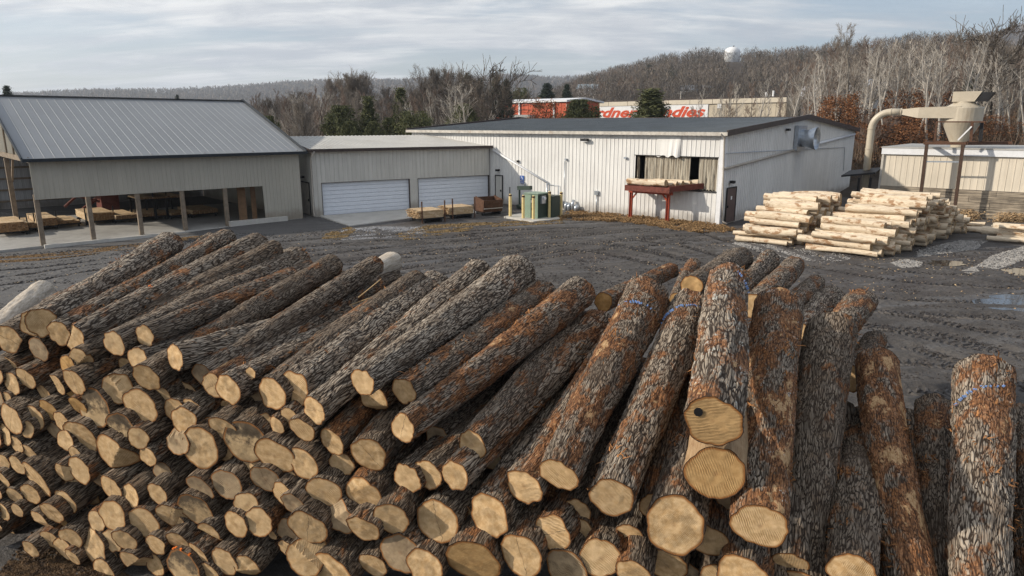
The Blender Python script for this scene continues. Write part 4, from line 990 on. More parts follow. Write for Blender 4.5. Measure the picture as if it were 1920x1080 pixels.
# hero logs: face x,y,half axis | far x,y,half width | L, off, tone, peel, lichen, shreds, kind, label
HERO = [
 (-60, 660, 20, 80, 545, 19, 4.5, .5, -1, 0, 0, 0, 'p', 'bleached barkless log with cut tip at the far left edge of the bark pile'),
 (-40, 655, 22, 118, 562, 16, 4.2, .1, .45, .35, .1, 10, '', 'slim bark log below the bleached one at the left edge'),
 (15, 636, 26, 330, 498, 20, 4.6, .1, .35, .25, .1, 0, '', 'bark log whose cut end touches the left edge of the photo, third course from top'),
 (60, 608, 23, 300, 470, 18, 4.7, .12, .5, .2, .1, 0, '', 'bark log with left one of three neighbouring oval ends at the pile top left'),
 (78, 605, 27, 318, 457, 23, 4.8, 0, .75, .35, .15, 40, '', 'pale grey log highest on the left, middle one of three neighbouring oval ends'),
 (110, 625, 24, 424, 447, 18, 4.8, .02, .4, .65, .15, 60, '', 'log with long pale torn stripe, right one of three neighbouring oval ends'),
 (118, 640, 20, 402, 450, 15, 4.9, .6, .3, .55, .1, 20, '', 'dark sunken log between two taller ones at the top left of the pile'),
 (139, 636, 25, 482, 464, 26, 4.9, .05, .5, .4, .1, 40, 'n', 'thick log with orange paint specks and knot scars before the open barn'),
 (214, 644, 25, 555, 492, 30, 4.8, .05, .4, .35, .25, 40, '', 'log with a flat pale cut on its far tip, below the garage corner'),
 (271, 630, 20, 578, 515, 26, 4.4, .15, .3, .55, .1, 30, '', 'log with rusty scraped far end and long pale scar'),
 (257, 672, 21, 614, 547, 23, 4.7, .05, .55, .25, .1, 14, '', 'grey furrowed log with torn orange far tip left of the bleached log'),
 (328, 670, 24, 735, 572, 24, 4.8, .0, .65, .12, .1, 6, '', 'grey furrowed log lying flatter than its neighbours with upright oval end'),
 (400, 722, 23, 698, 534, 24, 4.8, .06, .5, .7, .1, 90, '', 'half peeled brown log ending in a pointed stub beside the bleached log'),
 (428, 731, 28, 745, 560, 22, 4.8, -.05, .7, .3, .1, 50, '', 'grey log with twigs lying across its far end'),
 (470, 700, 12, 770, 552, 10, 4.7, .15, .35, .5, .1, 40, '', 'thin greenish pole squeezed between two grey logs'),
 (600, 553, 15, 736, 491, 20, 3.2, 0, -1, 0, 0, 0, 'p2', 'bleached barkless log with rounded tip rising above the pile middle'),
 (640, 560, 13, 742, 517, 13, 3.0, .2, .25, .1, .7, 0, 'v', 'dark mossy log tucked under the bleached log'),
 (547, 733, 34, 818, 533, 26, 4.8, .1, .75, .2, .15, 30, 's', 'wide pale log with a cracked split butt in the pile middle'),
 (589, 770, 26, 898, 508, 23, 5.0, -.1, .7, .3, .15, 20, '', 'slim grey log close beside the thickest grey log'),
 (680, 717, 26, 968, 515, 37, 5.0, -.1, .85, .12, .2, 14, '', 'thickest smooth grey log, pointing up at the electrical box on the mill wall'),
 (757, 733, 26, 1018, 550, 26, 4.6, .2, .35, .5, .35, 90, '', 'dark shaggy log with a blue paint fleck right of the thickest grey log'),
 (755, 803, 28, 1084, 550, 31, 4.9, -.15, .45, .6, .4, 140, '', 'rust flecked shaggy log with curled broken far rim'),
 (763, 897, 30, 1030, 690, 26, 4.2, .1, .3, .45, .2, 60, '', 'dark log in the gap whose end is left of two touching ends'),
 (885, 835, 30, 1086, 612, 31, 4.5, .22, .25, .3, .1, 10, '', 'dark log deep in the gap left of the smooth half barkless log'),
 (802, 890, 31, 1075, 650, 27, 4.6, .12, .3, .5, .15, 60, '', 'dark log whose end is wedged between two touching cut ends'),
 (852, 892, 29, 1122, 605, 27, 4.8, 0, .7, .5, .05, 40, '', 'smooth half barkless log with long bare pale stripe'),
 (983, 912, 35, 1165, 640, 32, 4.0, .1, .45, .65, .2, 110, '', 'rust coloured shaggy log half hidden left of a blue banded log'),
 (1046, 890, 39, 1213, 555, 40, 4.7, -.1, .55, .6, .35, 200, 'b1', 'big bark log with orange scuffs and blue paint dots near its far rim'),
 (1147, 933, 45, 1296, 575, 37, 4.7, -.05, .6, .45, .2, 160, 'b2', 'long grey log with a blue paint arc near its top end'),
 (1037, 1000, 38, 1190, 760, 34, 4.0, .12, .45, .6, .2, 120, '', 'shaggy log with dark ringed heart lying under the blue dotted log'),
 (917, 967, 41, 1105, 690, 34, 4.4, .05, .5, .3, .1, 20, '', 'grey furrowed log with large clean oval end, bottom middle'),
 (820, 978, 42, 1010, 760, 36, 4.4, .08, .45, .3, .1, 20, '', 'grey furrowed log with a double cut rim, bottom middle'),
 (1337, 790, 55, 1368, 528, 38, 4.6, -.25, .6, .5, .85, 200, 'k', 'topmost thick log with white lichen patches and a dark knot in its end'),
 (1342, 888, 56, 1362, 650, 38, 4.2, .0, -2, 0, 0, 0, 'd', 'smooth barkless tan log end under the lichen covered log'),
 (1425, 986, 54, 1460, 578, 46, 4.8, -.1, .6, .75, .7, 260, '', 'upright looking log with flaking orange bark and white lichen'),
 (1265, 985, 62, 1340, 700, 50, 4.2, .02, .5, .55, .3, 200, 'r', 'log end with bold curved saw grooves under the blue arc log'),
 (1395, 1085, 56, 1450, 800, 50, 4.2, .12, .5, .6, .2, 120, '', 'shaggy log end cut off by the lower photo edge under the flaking log'),
 (1125, 1047, 41, 1230, 800, 36, 4.0, .1, .45, .65, .2, 100, '', 'small shaggy log end with white lint, low right of centre'),
 (1296, 1190, 52, 1306, 1036, 40, 3.0, .4, -2, 0, 0, 0, 'd', 'squarish barkless log tip in the dark gap at the lower photo edge'),
 (1480, 1210, 62, 1558, 622, 50, 5.2, .05, .28, .25, .15, 40, '', 'broad dark log without visible cut end right of the flaking log'),
 (1595, 1078, 52, 1615, 800, 46, 4.2, .1, .25, .35, .2, 60, '', 'shaded log with brown sapwood end at the lower edge right'),
 (1728, 1200, 56, 1643, 680, 40, 5.0, -.1, .6, .78, .3, 160, '', 'log stripped to orange and tan wood leaning left'),
 (1770, 1210, 46, 1755, 770, 42, 4.6, .15, .3, .5, .2, 80, '', 'dark shaggy log behind the stripped log and the rightmost big log'),
 (1838, 1210, 74, 1843, 706, 60, 4.4, -.15, .72, .45, .5, 220, 'b3', 'massive pale grey log with a blue paint slash at the right'),
 (1960, 1210, 60, 1925, 790, 46, 4.4, .1, .25, .4, .1, 40, '', 'dark log cut off by the right edge of the photo'),
]
BACK = [  # second stack behind: face x,y,a | far x,y,b | distance of the face, L
 (1131, 566, 17, 1258, 507, 14, 11.4, 3.6, .4, .6, .1, 30, 'slender log with clean round end standing out behind the front stack'),
 (1268, 563, 13, 1300, 497, 13, 11.8, 3.2, .4, .4, .1, 10, 'small log with orange end peeping between two front logs'),
 (1296, 537, 21, 1385, 487, 24, 11.8, 3.6, .35, .15, .1, 6, 'dark log with round dark hearted end in the back stack'),
 (1370, 560, 16, 1442, 488, 19, 11.8, 3.6, .6, .3, .1, 16, 'smooth grey log behind the lichen covered log'),
 (1412, 575, 22, 1487, 500, 20, 11.4, 3.6, .6, .45, .15, 20, 'cracked grey log with pale cut tip in the back stack'),
 (1455, 590, 18, 1528, 532, 17, 11.6, 3.4, .4, .45, .1, 16, 'brown shaggy log lowest of the back stack centre'),
 (1495, 625, 22, 1560, 558, 22, 11.2, 3.4, .65, .3, .1, 10, 'grey log with a bent crack in the back stack'),
 (1548, 650, 26, 1612, 570, 28, 10.6, 3.2, .5, .6, .4, 40, 'deeply furrowed log with orange rim at the right of the back stack'),
 (1590, 710, 24, 1640, 640, 20, 10.4, 3.0, .2, .3, .1, 8, 'dark shaded log lowest at the right of the back stack'),
 (1310, 560, 17, 1395, 505, 16, 12.6, 3.0, .3, .3, .1, 0, 'dark log mostly hidden behind the lichen covered log top'),
]
TOPPED = []
pile = 'rough logs heaped in the bark covered pile'
m_p = Mat('bleached wood'); bkp = m_p.attr('bk'); g_ = m_p.noise(m_p.vm('MULTIPLY', bkp, (1, .12, 1)), 40, 5, .7); g2_ = m_p.noise(bkp, 5, 4, .6)
M_bleach = m_p.fin(m_p.mix(m_p.ramp(g_, .3, .7), (.33, .27, .20), m_p.mix(g2_, (.52, .46, .38), (.66, .60, .52))), .8, m_p.bump(g_, .008))
m_p = Mat('tan barkless wood'); bkp = m_p.attr('bk'); g_ = m_p.noise(m_p.vm('MULTIPLY', bkp, (1, .12, 1)), 40, 5, .7); g2_ = m_p.noise(bkp, 6, 4, .6)
M_tanw = m_p.fin(m_p.mix(m_p.ramp(g_, .3, .7), (.28, .17, .085), m_p.mix(g2_, (.36, .24, .13), (.48, .34, .2))), .8, m_p.bump(g_, .008))
M_bpaint = plain('blue marking paint', (.20, .34, .66), .6, var=.3, scale=20)
M_opaint = plain('orange marking paint', (.85, .20, .03), .6, var=.2, scale=20)
def paintarc(o, P0, P1, r0, r1, t, a0, a1, skew, n=26, w=.009, mat=None, name='paint_mark', prob=.6):
    ax = unit(P1-P0); L = np.linalg.norm(P1-P0); e1 = unit(np.cross(ax, up)); e2 = np.cross(e1, ax); q = MB(); rg = random.Random(int(t*100)+n)
    for i in range(n):
        if rg.random() > prob: continue
        f = i/n; a = a0+(a1-a0)*f; tt = t+skew*f; rr = (r0+(r1-r0)*tt)*1.045+.006
        tt += rg.uniform(-.006, .006); rd = e1*math.cos(a)+e2*math.sin(a); tg = -e1*math.sin(a)+e2*math.cos(a)
        c = ax*L*tt+rd*rr; w_ = w*rg.uniform(.5, 1.2); lt = abs(a1-a0)/n*rr*rg.uniform(.6, 1.1)
        q.obox(c-tg*lt/2-ax*w_/2-rd*.03, tg*lt, ax*w_, rd*.032)
    ob = q.build(name, mat or M_bpaint, None); ob.parent = o; ob['kind'] = 'stuff'
for i, h in enumerate(HERO):
    x, y, a, fx, fy, b, L, off, tone, pl_, li, shn, kd, lab = h
    if kd == 'p': Pf = atY(fx, fy, 15.0); P0 = atY(x, y, 11.0)
    elif kd in ('p2', 'v'): Pf = atY(fx, fy, 13.6 if kd == 'p2' else 13.4); P0 = atY(x, y, 11.6)
    else: P0 = front(x, y, off); Pf = farpt(P0, fx, fy, L)
    r0, r1 = prad(a, P0), prad(b, Pf)
    if x > 1000: sc_r = [((Q_-CAM)@A3(0, cP, -sP)/np.linalg.norm(Q_-CAM))**1.1*.97 for Q_ in (P0, Pf)]; r0 *= sc_r[0]; r1 *= sc_r[1]
    mt = {'p': M_bleach, 'p2': M_bleach, 'd': M_tanw}.get(kd); fm = M_face
    if kd == 'd' : fm = M_face3
    if kd in ('k',): fm = M_face3
    if kd == 's': fm = M_face
    big = r0 > .18 or b > 30
    o = make_log('bark_log' if mt is None else 'barkless_log', P0, Pf, r0, r1, 96 if b > 24 else 72, int(np.linalg.norm(Pf-P0)/(.022 if b > 24 else .03)), mt, fm, max(tone, 0), pl_*(.8 if x < 700 else 1), li,
                 tilt=(random.uniform(-.22, .0) if x < 1000 else random.uniform(-.15, .1), random.uniform(-.12, .12)), notch={'s': (1.2, .0, .25, .03), 'k': None, 'n': (2.6, .35, .8)}.get(kd),
                 bend=.04, seed=100+i, label=lab, group=pile, shreds=int(shn*.55), flare=.0, lump=.014, ecc=.06, bscale=1.0 if x < 900 else .98 if x < 1300 else .90)
    if kd == 'b1': paintarc(o, P0, Pf, r0, r1, .80, R(35), R(140), .0)
    if kd == 'b2': paintarc(o, P0, Pf, r0, r1, .90, R(45), R(175), -.08, w=.013, prob=.7)
    if kd == 'b3': paintarc(o, P0, Pf, r0, r1, .86, R(60), R(165), -.10, w=.012, prob=.7)
    if kd == 'k': paintarc(o, P0, Pf, r0, r1, .80, R(20), R(70), .12, w=.012, prob=.7)
    if kd == 'n': paintarc(o, P0, Pf, r0, r1, .30, R(50), R(95), .04, w=.05, mat=M_opaint, prob=.5, n=12)
    if kd == 'k':
        q = MB(); ax = unit(Pf-P0); e1 = unit(np.cross(ax, up)); e2 = np.cross(e1, ax); c = -e1*r0*.52+e2*r0*.30-ax*.012
        q.tube([c-ax*.0, c+ax*.02], .045, 9); ko = q.build('dark_knot', M_blk, None); ko.parent = o
for i, h in enumerate(BACK):
    x, y, a, fx, fy, b, Yf, L, tone, pl_, li, shn, lab = h
    P0 = atY(x, y, Yf); Pf = farpt(P0, fx, fy, L); r0, r1 = prad(a, P0), prad(b, Pf)
    make_log('bark_log', P0, Pf, r0, r1, 72, int(L/.03), None, M_face3 if i < 3 else M_face, tone, pl_, li, bend=.03, seed=300+i, label=lab, group='logs of the second stack behind the bark pile', shreds=shn, lump=.014)
# face logs: x, y, half axis [, kind]   kinds: b pushed back, B far back, n notched, s stained, g grey wood, also shade put into the colour of dim ends, o orange, f proud
FACES = '''73 655 20 gb;48 710 19;40 738 21 gB;106 720 19 n;82 737 17 b;127 686 18 o;148 671 17 n;139 717 24 f;132 728 18 ob;215 732 24 n;274 708 25 f;379 703 20 gb
263 762 31;176 766 33 s;146 761 17 o;91 769 18 o;21 786 27 f;64 785 21;51 805 15 f;116 792 18;151 819 33;101 807 16 gb;122 826 18;229 807 32 sn;259 822 20 f
345 789 25;328 770 22 nb;332 827 26 gn;375 840 35;210 850 35 n;31 834 15;55 850 17;277 857 18 n;140 850 12;5 867 14;32 872 18;4 898 17;67 898 34 n;57 926 20 n
118 887 18 n;149 882 24;27 929 16;32 957 13;6 960 15;76 978 22 n;97 962 22 nf;123 941 22;93 1011 17;57 1030 16 f;120 982 12 ob;132 1011 22;117 1030 21 n;136 1045 16
208 915 23;187 900 17 gb;245 929 21;295 927 20;181 977 18;211 967 27 f;194 980 17 b;269 980 29;319 967 25 n;175 1026 31 n;210 1014 20;234 1013 22 f;292 1022 21;333 1015 20;370 1040 24
194 1072 24 n;250 1055 25 n;344 1066 34 s;366 955 32 s;375 915 26 gn;392 1001 22 n;394 1074 20;418 842 20 b;425 909 28 g;515 856 35;569 870 29;497 898 26 g;539 893 17 nb;531 927 22
551 947 24 gf;606 923 31;682 927 34 n;462 946 22;442 983 24;485 980 25;420 1053 26 n;461 1065 22 n;510 1003 10 b;543 995 24 gb;577 990 34 f;636 972 28 gn;682 992 29 f
570 1049 32 nf;539 1030 18 b;620 1076 40;418 805 26;400 803 20 gb;460 828 38 s;518 798 16 n;543 782 18;567 806 23 f;489 748 36 gB;510 738 27;623 829 24;692 852 32
700 748 28 nB;733 973 35 f;750 1037 37 g;797 1066 36 n;887 1053 49 o;977 1042 41;1063 1068 39 gb;1187 1075 31;20 690 20 b;5 735 20 gB;305 885 18 gb;165 930 20 B;480 1035 20 B;660 905 20 B
640 1040 22 B;700 1060 26 b;170 640 20 B;240 690 20 B;310 720 22 B;350 735 22 B;430 770 20 B;610 790 20 B;650 800 22 B;720 880 24 B;860 960 26 B;960 980 26 B;1080 960 26 B;1090 1000 24 B;1180 1010 28 B
1250 1060 36 B;1500 1120 50 B;1440 1130 40 b;70 685 18 gB;180 705 20 B;190 745 18 B;300 800 18 B;90 860 16 B;95 900 16 B;15 1000 16 B;30 1060 14;160 960 14 B;150 1000 12 B;240 890 18 B;250 965 16 B;330 920 16 B;340 890 16 B;430 870 18 B;580 920 20 B;600 870 22 B;1330 1015 34 B;1350 1090 34 B;1225 950 26 B;1480 1060 30 B;-14 700 22;-10 745 20 g;-18 780 22;-16 820 20;-20 868 18;-12 920 17;-16 958 18 g;-22 1000 18;-8 985 14;-30 740 20 B;-30 900 20 B;-60 760 24;-60 820 24;-60 880 24;-60 940 24;22 720 20;12 755 18;8 815 18;30 735 18 gB;210 785 20 b;300 740 22 b;360 765 18 b;500 800 22 b;470 870 22 b;640 870 22 b;130 900 18 b;330 980 18 b;455 910 18 b;205 1040 18 b;290 1060 20 b'''
fl = []
for tok in FACES.replace('\n', ';').split(';'):
    q = tok.split(); fl.append((float(q[0]), float(q[1]), float(q[2]), q[3] if len(q) > 3 else ''))
# word labels: courses counted from the bottom of the photograph, then order within the course
fl.sort(key=lambda t: -t[1]); lab_of = {}
courses = []; k = 0
NR = 13
per = math.ceil(len(fl)/NR)
ordn = ['first', 'second', 'third', 'fourth', 'fifth', 'sixth', 'seventh', 'eighth', 'ninth', 'tenth', 'eleventh', 'twelfth', 'thirteenth', 'fourteenth', 'fifteenth', 'sixteenth']
for r_ in range(NR):
    row = sorted(fl[r_*per:(r_+1)*per])
    for j, t in enumerate(row):
        size = 'small' if t[2] < 18 else 'large' if t[2] > 28 else 'middling'
        kd = t[3]; look = 'black stained' if 's' in kd else 'dim greyish' if 'g' in kd else 'orange tinted' if 'o' in kd else 'pale tan'
        shp = 'notched' if 'n' in kd else 'sunken' if ('b' in kd or 'B' in kd) else 'flat cut'
        lab_of[(t[0], t[1])] = '%s %s %s log end, %s from the left in the %s course up' % (size, look, shp, ordn[min(j, 15)], ordn[r_])
DEFVX = lambda x: 1190+x*.16
for i, (x, y, a, kd) in enumerate(sorted(fl)):
    rg = random.Random(i*7+3)
    off = .0+(.14 if 'b' in kd else 0)+(.40 if 'B' in kd else 0)-(.08 if 'f' in kd else 0)+rg.uniform(-.03, .03)
    P0 = front(x, y, off); dr = azd(19+rg.uniform(-3, 4)); dz = math.tan(R(7+rg.uniform(-2.5, 2.5)))
    L = 4.4 if 'B' not in kd else 4.0; Pf = P0+unit(dr+up*dz)*L
    r0 = prad(a, P0)*(1.13 if x < 700 else 1.05)
    nt = 64 if a > 25 else 48
    nt_v = 90
    fm = M_face2 if 's' in kd else M_face4 if 'g' in kd else M_face3 if 'o' in kd else M_face
    no = None
    if 'n' in kd and rg.random() < .6: no = (rg.uniform(-2.6, -.4) if rg.random() < .6 else rg.uniform(0, 6.28), rg.uniform(.0, .5), rg.uniform(.35, 1.0)) + ((rg.uniform(.02, .06),) if rg.random() < .4 else ())
    o = make_log('bark_log', P0, Pf, r0, r0*rg.uniform(.98, 1.1), nt, nt_v, None, fm, rg.uniform(.0, .38), rg.uniform(.05, .5), rg.uniform(0, .2),
                 tilt=(rg.uniform(-.16, .14), rg.uniform(-.2, .16)), notch=no, bend=.02, seed=500+i, label=lab_of[(x, y)], group=pile, shreds=14 if a > 26 and 'B' not in kd else 0, ecc=.055)
    if (x, y) == (344, 1066): paintarc(o, P0, Pf, r0, r0, .004, R(60), R(130), .0, n=10, w=.03, mat=M_opaint)
# shaded logs lying in the gaps under the top layer
GAP = []
hs_ = [h for h in HERO if h[12] not in ('p', 'p2', 'v') and h[0] > 380 and h[2] > 14]
hs_ = sorted(hs_, key=lambda h: h[3]+h[0])
for i in range(len(hs_)-1):
    h, g = hs_[i], hs_[i+1]
    Pa, Pb = front(h[0], h[1], h[7]), front(g[0], g[1], g[7]); Fa, Fb = farpt(Pa, h[3], h[4], h[6]), farpt(Pb, g[3], g[4], g[6])
    P0 = (Pa+Pb)/2; Pf = (Fa+Fb)/2; d = unit(Pf-P0); P0 = P0+d*.7-up*.36; Pf = Pf-d*.25-up*.40
    if P0[2] < .4: continue
    make_log('bark_log', P0, Pf, .17, .21, 48, 110, None, M_face4, .25, .35, .1, seed=800+i, label='shaded bark log in the gap under the top layer, %s from the left' % ('number %d' % (i+1) if i > 15 else ordn[i]), group='shaded logs under the top layer of the bark pile')
    GAP.append(i)
# twigs
M_twig = plain('dry twig', (.40, .28, .15), .8)
for pts, r_, lab in ((((672, 560), (714, 526)), .012, 'straight pale stick lying across logs right of the pointed stub'), (((655, 575), (690, 562), (712, 566)), .010, 'crooked thin twig below the straight pale stick'), (((425, 694), (447, 676), (466, 682)), .008, 'curved vine strip over the half peeled log')):
    Ys = 10.9 if pts[0][1] < 600 else 9.3
    q = MB(); q.tube([atY(x, y, Ys-.0)+up*.02 for x, y in pts], [r_, r_*.7] if len(pts) == 2 else [r_, r_, r_*.6], 6)
    thing(q, 'stick', M_twig, lab, 'stick')
# ------------------------------------------------------------------ peeled log stacks
m = Mat('peeled log side'); bkp = m.attr('bk'); rn = m.rnd(); u, v, sd = m.sep(bkp)
p2 = m.comb(u, v, m.math('MULTIPLY', rn, 40.)); g_ = m.noise(m.comb(u, m.math('MULTIPLY', v, .15), rn), 26, 4, .7); g2_ = m.noise(m.comb(u, m.math('MULTIPLY', v, .5), m.math('MULTIPLY', rn, 33.)), 3.4, 5, .65)
c = m.mix(m.ramp(g_, .3, .7), (.54, .43, .30), (.76, .65, .50)); c = m.mix(m.ramp(g2_, .53, .62, 0, .85), c, m.mix(g_, (.20, .095, .04), (.40, .22, .10)))
M_peeled = m.fin(c, .7, m.bump(g_, .006))
M_pface = woodface('peeled log end', (.36, .25, .14), (.50, .37, .22), 0, (.36, .23, .12))
def simple_log(name, P0, P1, r0, r1, label, group, seed, nt=20, nv=10):
    return make_log(name, P0, P1, r0, r1, nt, nv, M_peeled, M_pface, 0, 0, 0, bend=.09, lump=.02, seed=seed, label=label, group=group, tilt=(random.uniform(-.12, .12), random.uniform(-.12, .12)), ecc=.06, face_mat_end=M_pface)
DD = azd(48.5)
dk = -dM   # right end faces the camera
def peeled_stack(origin, ncol, hfun, length, group, nm, seed, sp=.47, rmin=.12, rmax=.215, skew=0.0, jit=.25, nm2=''):
    cnt = 0
    for c_ in range(ncol):
        nl = hfun(c_)
        for k_ in range(nl):
            if c_ > 1 and c_ < ncol-2 and k_ < nl-4 and False: continue
            rg = random.Random(seed*1000+c_*20+k_); r_ = rg.uniform(rmin, rmax)
            off = (sp*.5 if k_ % 2 else 0)+rg.uniform(-.04, .04)
            p = origin+DD*(c_*sp+off)+up*(.17+k_*.285+rg.uniform(-.03, .03))
            en = rg.uniform(-jit, jit)+skew*c_; L = length+rg.uniform(-.35, .35)
            P0 = p+dk*en; P1 = P0+dM*L+eM*rg.uniform(-.16, .16)+up*rg.uniform(-.07, .07)
            lab = 'peeled log in the %s, %s row back, %s layer up' % (nm, ordn[c_] if c_ < 16 else ['seventeenth', 'eighteenth', 'nineteenth', 'twentieth', 'twenty-first', 'twenty-second', 'twenty-third', 'twenty-fourth', 'twenty-fifth', 'rearmost'][c_-16], ordn[k_])
            simple_log('peeled_log', P0, P1, r_, r_*rg.uniform(.72, 1.2), lab, group, seed*97+c_*31+k_); cnt += 1
    return cnt
OA = gp(1487, 464); OB = gp(1650, 484)
LA_ = float(np.linalg.norm(gp(1390, 452)-OA)); LB_ = float(np.linalg.norm(gp(1532, 466)-OB)); print('LA LB', LA_, LB_, np.linalg.norm(gp(1812, 428)-OB))
peeled_stack(OA, 12, lambda c: min(8, 3+int(c*1.0)) if c < 11 else 8-(c-10), LA_, 'peeled logs of the smaller stack beside the mill', 'smaller stack beside mill', 11, jit=.3)
peeled_stack(OB, 26, lambda c: min(9, 3+int(c*.7)) if c < 14 else max(3, 9-int((c-13)*.55)), LB_, 'peeled logs of the larger stack in the yard', 'larger yard stack', 12, jit=.5, skew=.0)
OC = gp(1850, 452)-dM*3.9
peeled_stack(OC, 5, lambda c: [1, 3, 3, 3, 2][c], 3.9, 'peeled logs at the right edge', 'low heap at right edge', 13, jit=.2)
OD = gp(1836, 437); peeled_stack(OD, 3, lambda c: [1, 2, 1][c], 1.6, 'short peeled logs between the stacks', 'short heap between big stacks', 14)
# logs on the infeed deck
for i, (q_, s0_, L_, r_) in enumerate(((1.45, -.25, 2.7, .22), (1.0, -.75, 2.6, .17), (.62, -.95, 2.5, .19), (.2, -1.3, 2.6, .18), (-.35, -1.55, 2.6, .2))):
    base = A+dM*((R0@dM)-(A@dM)+s0_+.35)+nM*q_+up*(zt-.1+.49+r_)
    simple_log('peeled_log', base, base+dM*L_, r_, r_*.92, 'peeled log on the red infeed deck, %s from its outer end' % ordn[i], 'peeled logs waiting on the infeed deck', 900+i, nt=28, nv=24)
# ------------------------------------------------------------------ ground cover and litter
def scatter(name, polys, n, size, mats, label, flat=.5, kind='stuff', zoff=0.0, nonuni=1.0, seed=1, heap=0.0):
    rg = np.random.default_rng(seed); V = []; Fq = []
    pts = []
    for poly, share in polys:
        P_ = np.array([gp(*q)[:2] for q in poly]); lo, hi = P_.min(0), P_.max(0); want = int(n*share); got = 0
        while got < want:
            c = rg.uniform(lo, hi, (want, 2)); ins = np.zeros(len(c), bool); j = len(P_)-1
            for i in range(len(P_)):
                a_, b_ = P_[i], P_[j]; cond = ((a_[1] > c[:, 1]) != (b_[1] > c[:, 1])) & (c[:, 0] < (b_[0]-a_[0])*(c[:, 1]-a_[1])/(b_[1]-a_[1]+1e-9)+a_[0]); ins ^= cond; j = i
            dens_ = vnoise(c[:, 0]*1.1, c[:, 1]*1.1, 0, seed)+vnoise(c[:, 0]*3.5, c[:, 1]*3.5, 0, seed+1)*.5
            ins &= dens_ > rg.uniform(-.7, .5, len(c))*nonuni
            c = c[ins]; pts.append(c[:want-got]); got += len(c)
    pts = np.concatenate(pts); n = len(pts); z = height(pts[:, 0], pts[:, 1])+zoff
    s_ = size*rg.uniform(.4, 1.5, n)
    a_ = rg.uniform(0, 6.28, n); el = rg.uniform(-flat, flat, n)
    dx = np.stack([np.cos(a_)*np.cos(el), np.sin(a_)*np.cos(el), np.sin(el)], 1)*s_[:, None]
    dy = np.stack([-np.sin(a_), np.cos(a_), rg.uniform(-.3, .3, n)], 1)*(s_*rg.uniform(.25, .7, n))[:, None]
    dz = np.stack([rg.normal(0, .2, n), rg.normal(0, .2, n), np.ones(n)], 1)*(s_*rg.uniform(.25, .5, n))[:, None]
    c = np.stack([pts[:, 0], pts[:, 1], z+heap*rg.uniform(0, 1, n)**2], 1)
    V = np.stack([c-dx, c+dy, c+dx, c-dy, c+dz], 1).reshape(-1, 3)
    b = np.arange(n)[:, None]*5
    T_ = np.concatenate([b+np.array([[0, 1, 4]]), b+np.array([[1, 2, 4]]), b+np.array([[2, 3, 4]]), b+np.array([[3, 0, 4]])])
    me = fastmesh(name, V, T_[:, ::-1].copy(), mats, False); o = bpy.data.objects.new(name, me); link(o); tago(o, label, kind=kind)
    me.materials.clear(); me.materials.append(mats); return o
def chipmat(name, a, b_, sc=9): 
    m = Mat(name); p = m.pos(); n_ = m.noise(p, sc, 2, .8); return m.fin(m.mix(m.ramp(n_, .3, .7), a, b_), .9, spec=.15)
M_grav = chipmat('grey gravel', (.16, .16, .165), (.42, .42, .43)); M_gravl = chipmat('pale gravel', (.16, .155, .15), (.42, .40, .375))
M_mulch = chipmat('bark mulch', (.09, .05, .025), (.36, .23, .11)); M_grass = chipmat('dry grass', (.15, .10, .045), (.34, .24, .12), 3); M_chip = chipmat('wood chips', (.30, .18, .09), (.62, .48, .30))
scatter('gravel_patch', [([(640, 432), (700, 425), (790, 425), (800, 436), (690, 452), (640, 452)], 1.0)], 6000, .05, M_grav, 'grey gravel before the garage apron', seed=3)
scatter('dry_grass', [([(612, 440), (655, 425), (668, 432), (640, 455), (600, 455)], .3), ([(740, 440), (800, 422), (1000, 412), (1050, 409), (1060, 418), (900, 428), (760, 450)], .7)], 9000, .06, M_grass, 'dry brown grass strip before the lath carts', flat=1.2, seed=4)
scatter('bark_mulch', [([(1040, 403), (1070, 396), (1180, 402), (1340, 420), (1400, 436), (1300, 436), (1180, 418), (1050, 412)], 1.0)], 16000, .075, M_mulch, 'bark mulch banked along the mill wall', heap=.16, seed=5)
scatter('barn_edge_litter', [([(-60, 476), (80, 466), (270, 448), (350, 440), (420, 437), (300, 455), (120, 474), (-60, 490)], 1.0)], 8000, .055, M_mulch, 'brown litter along the barn slab edge', zoff=.0, seed=6)
scatter('pale_gravel', [([(1670, 492), (1700, 485), (1730, 492), (1725, 502), (1690, 505)], .10), ([(1720, 482), (1830, 468), (1850, 452), (1800, 450), (1720, 470)], .25), ([(1800, 512), (1830, 500), (1835, 512), (1815, 516)], .06), ([(1830, 500), (1860, 480), (1920, 462), (1990, 460), (1940, 480), (1870, 505)], .35), ([(1360, 460), (1420, 440), (1480, 470), (1530, 490), (1480, 485), (1400, 468)], .2), ([(1480, 470), (1540, 462), (1600, 485), (1540, 495)], .05)], 15000, .055, M_gravl, 'pale crushed stone patches in the muddy yard', seed=7, nonuni=2.2)
scatter('loose_wood_chips', [([(-200, 560), (1000, 500), (1990, 600), (1990, 480), (900, 420), (-100, 480)], 1.0)], 2200, .045, M_chip, 'scattered wood chips over the mud', nonuni=.6, seed=8)
scatter('sawdust_bank', [([(1700, 408), (1830, 404), (1990, 406), (1990, 420), (1830, 416), (1700, 418)], 1.0)], 9000, .09, chipmat('old sawdust', (.26, .17, .09), (.48, .34, .20)), 'tan sawdust bank at the foot of the cream shed', heap=.5, seed=12, nonuni=.4)
scatter('mud_clods', [([(-200, 700), (300, 520), (1000, 560), (1990, 800), (1990, 470), (900, 425), (400, 440), (-200, 480)], 1.0)], 30000, .06, chipmat('mud clod', (.03, .025, .024), (.085, .078, .075)), 'churned mud clods in the yard', nonuni=.8, seed=9)
scatter('pile_foot_debris', [([(-60, 1150), (60, 1000), (200, 1060), (300, 1110), (500, 1150), (200, 1200)], 1.0)], 9000, .035, chipmat('wet bark crumbs', (.03, .02, .014), (.12, .075, .04)), 'broken bark and mud at the foot of the pile', seed=10)
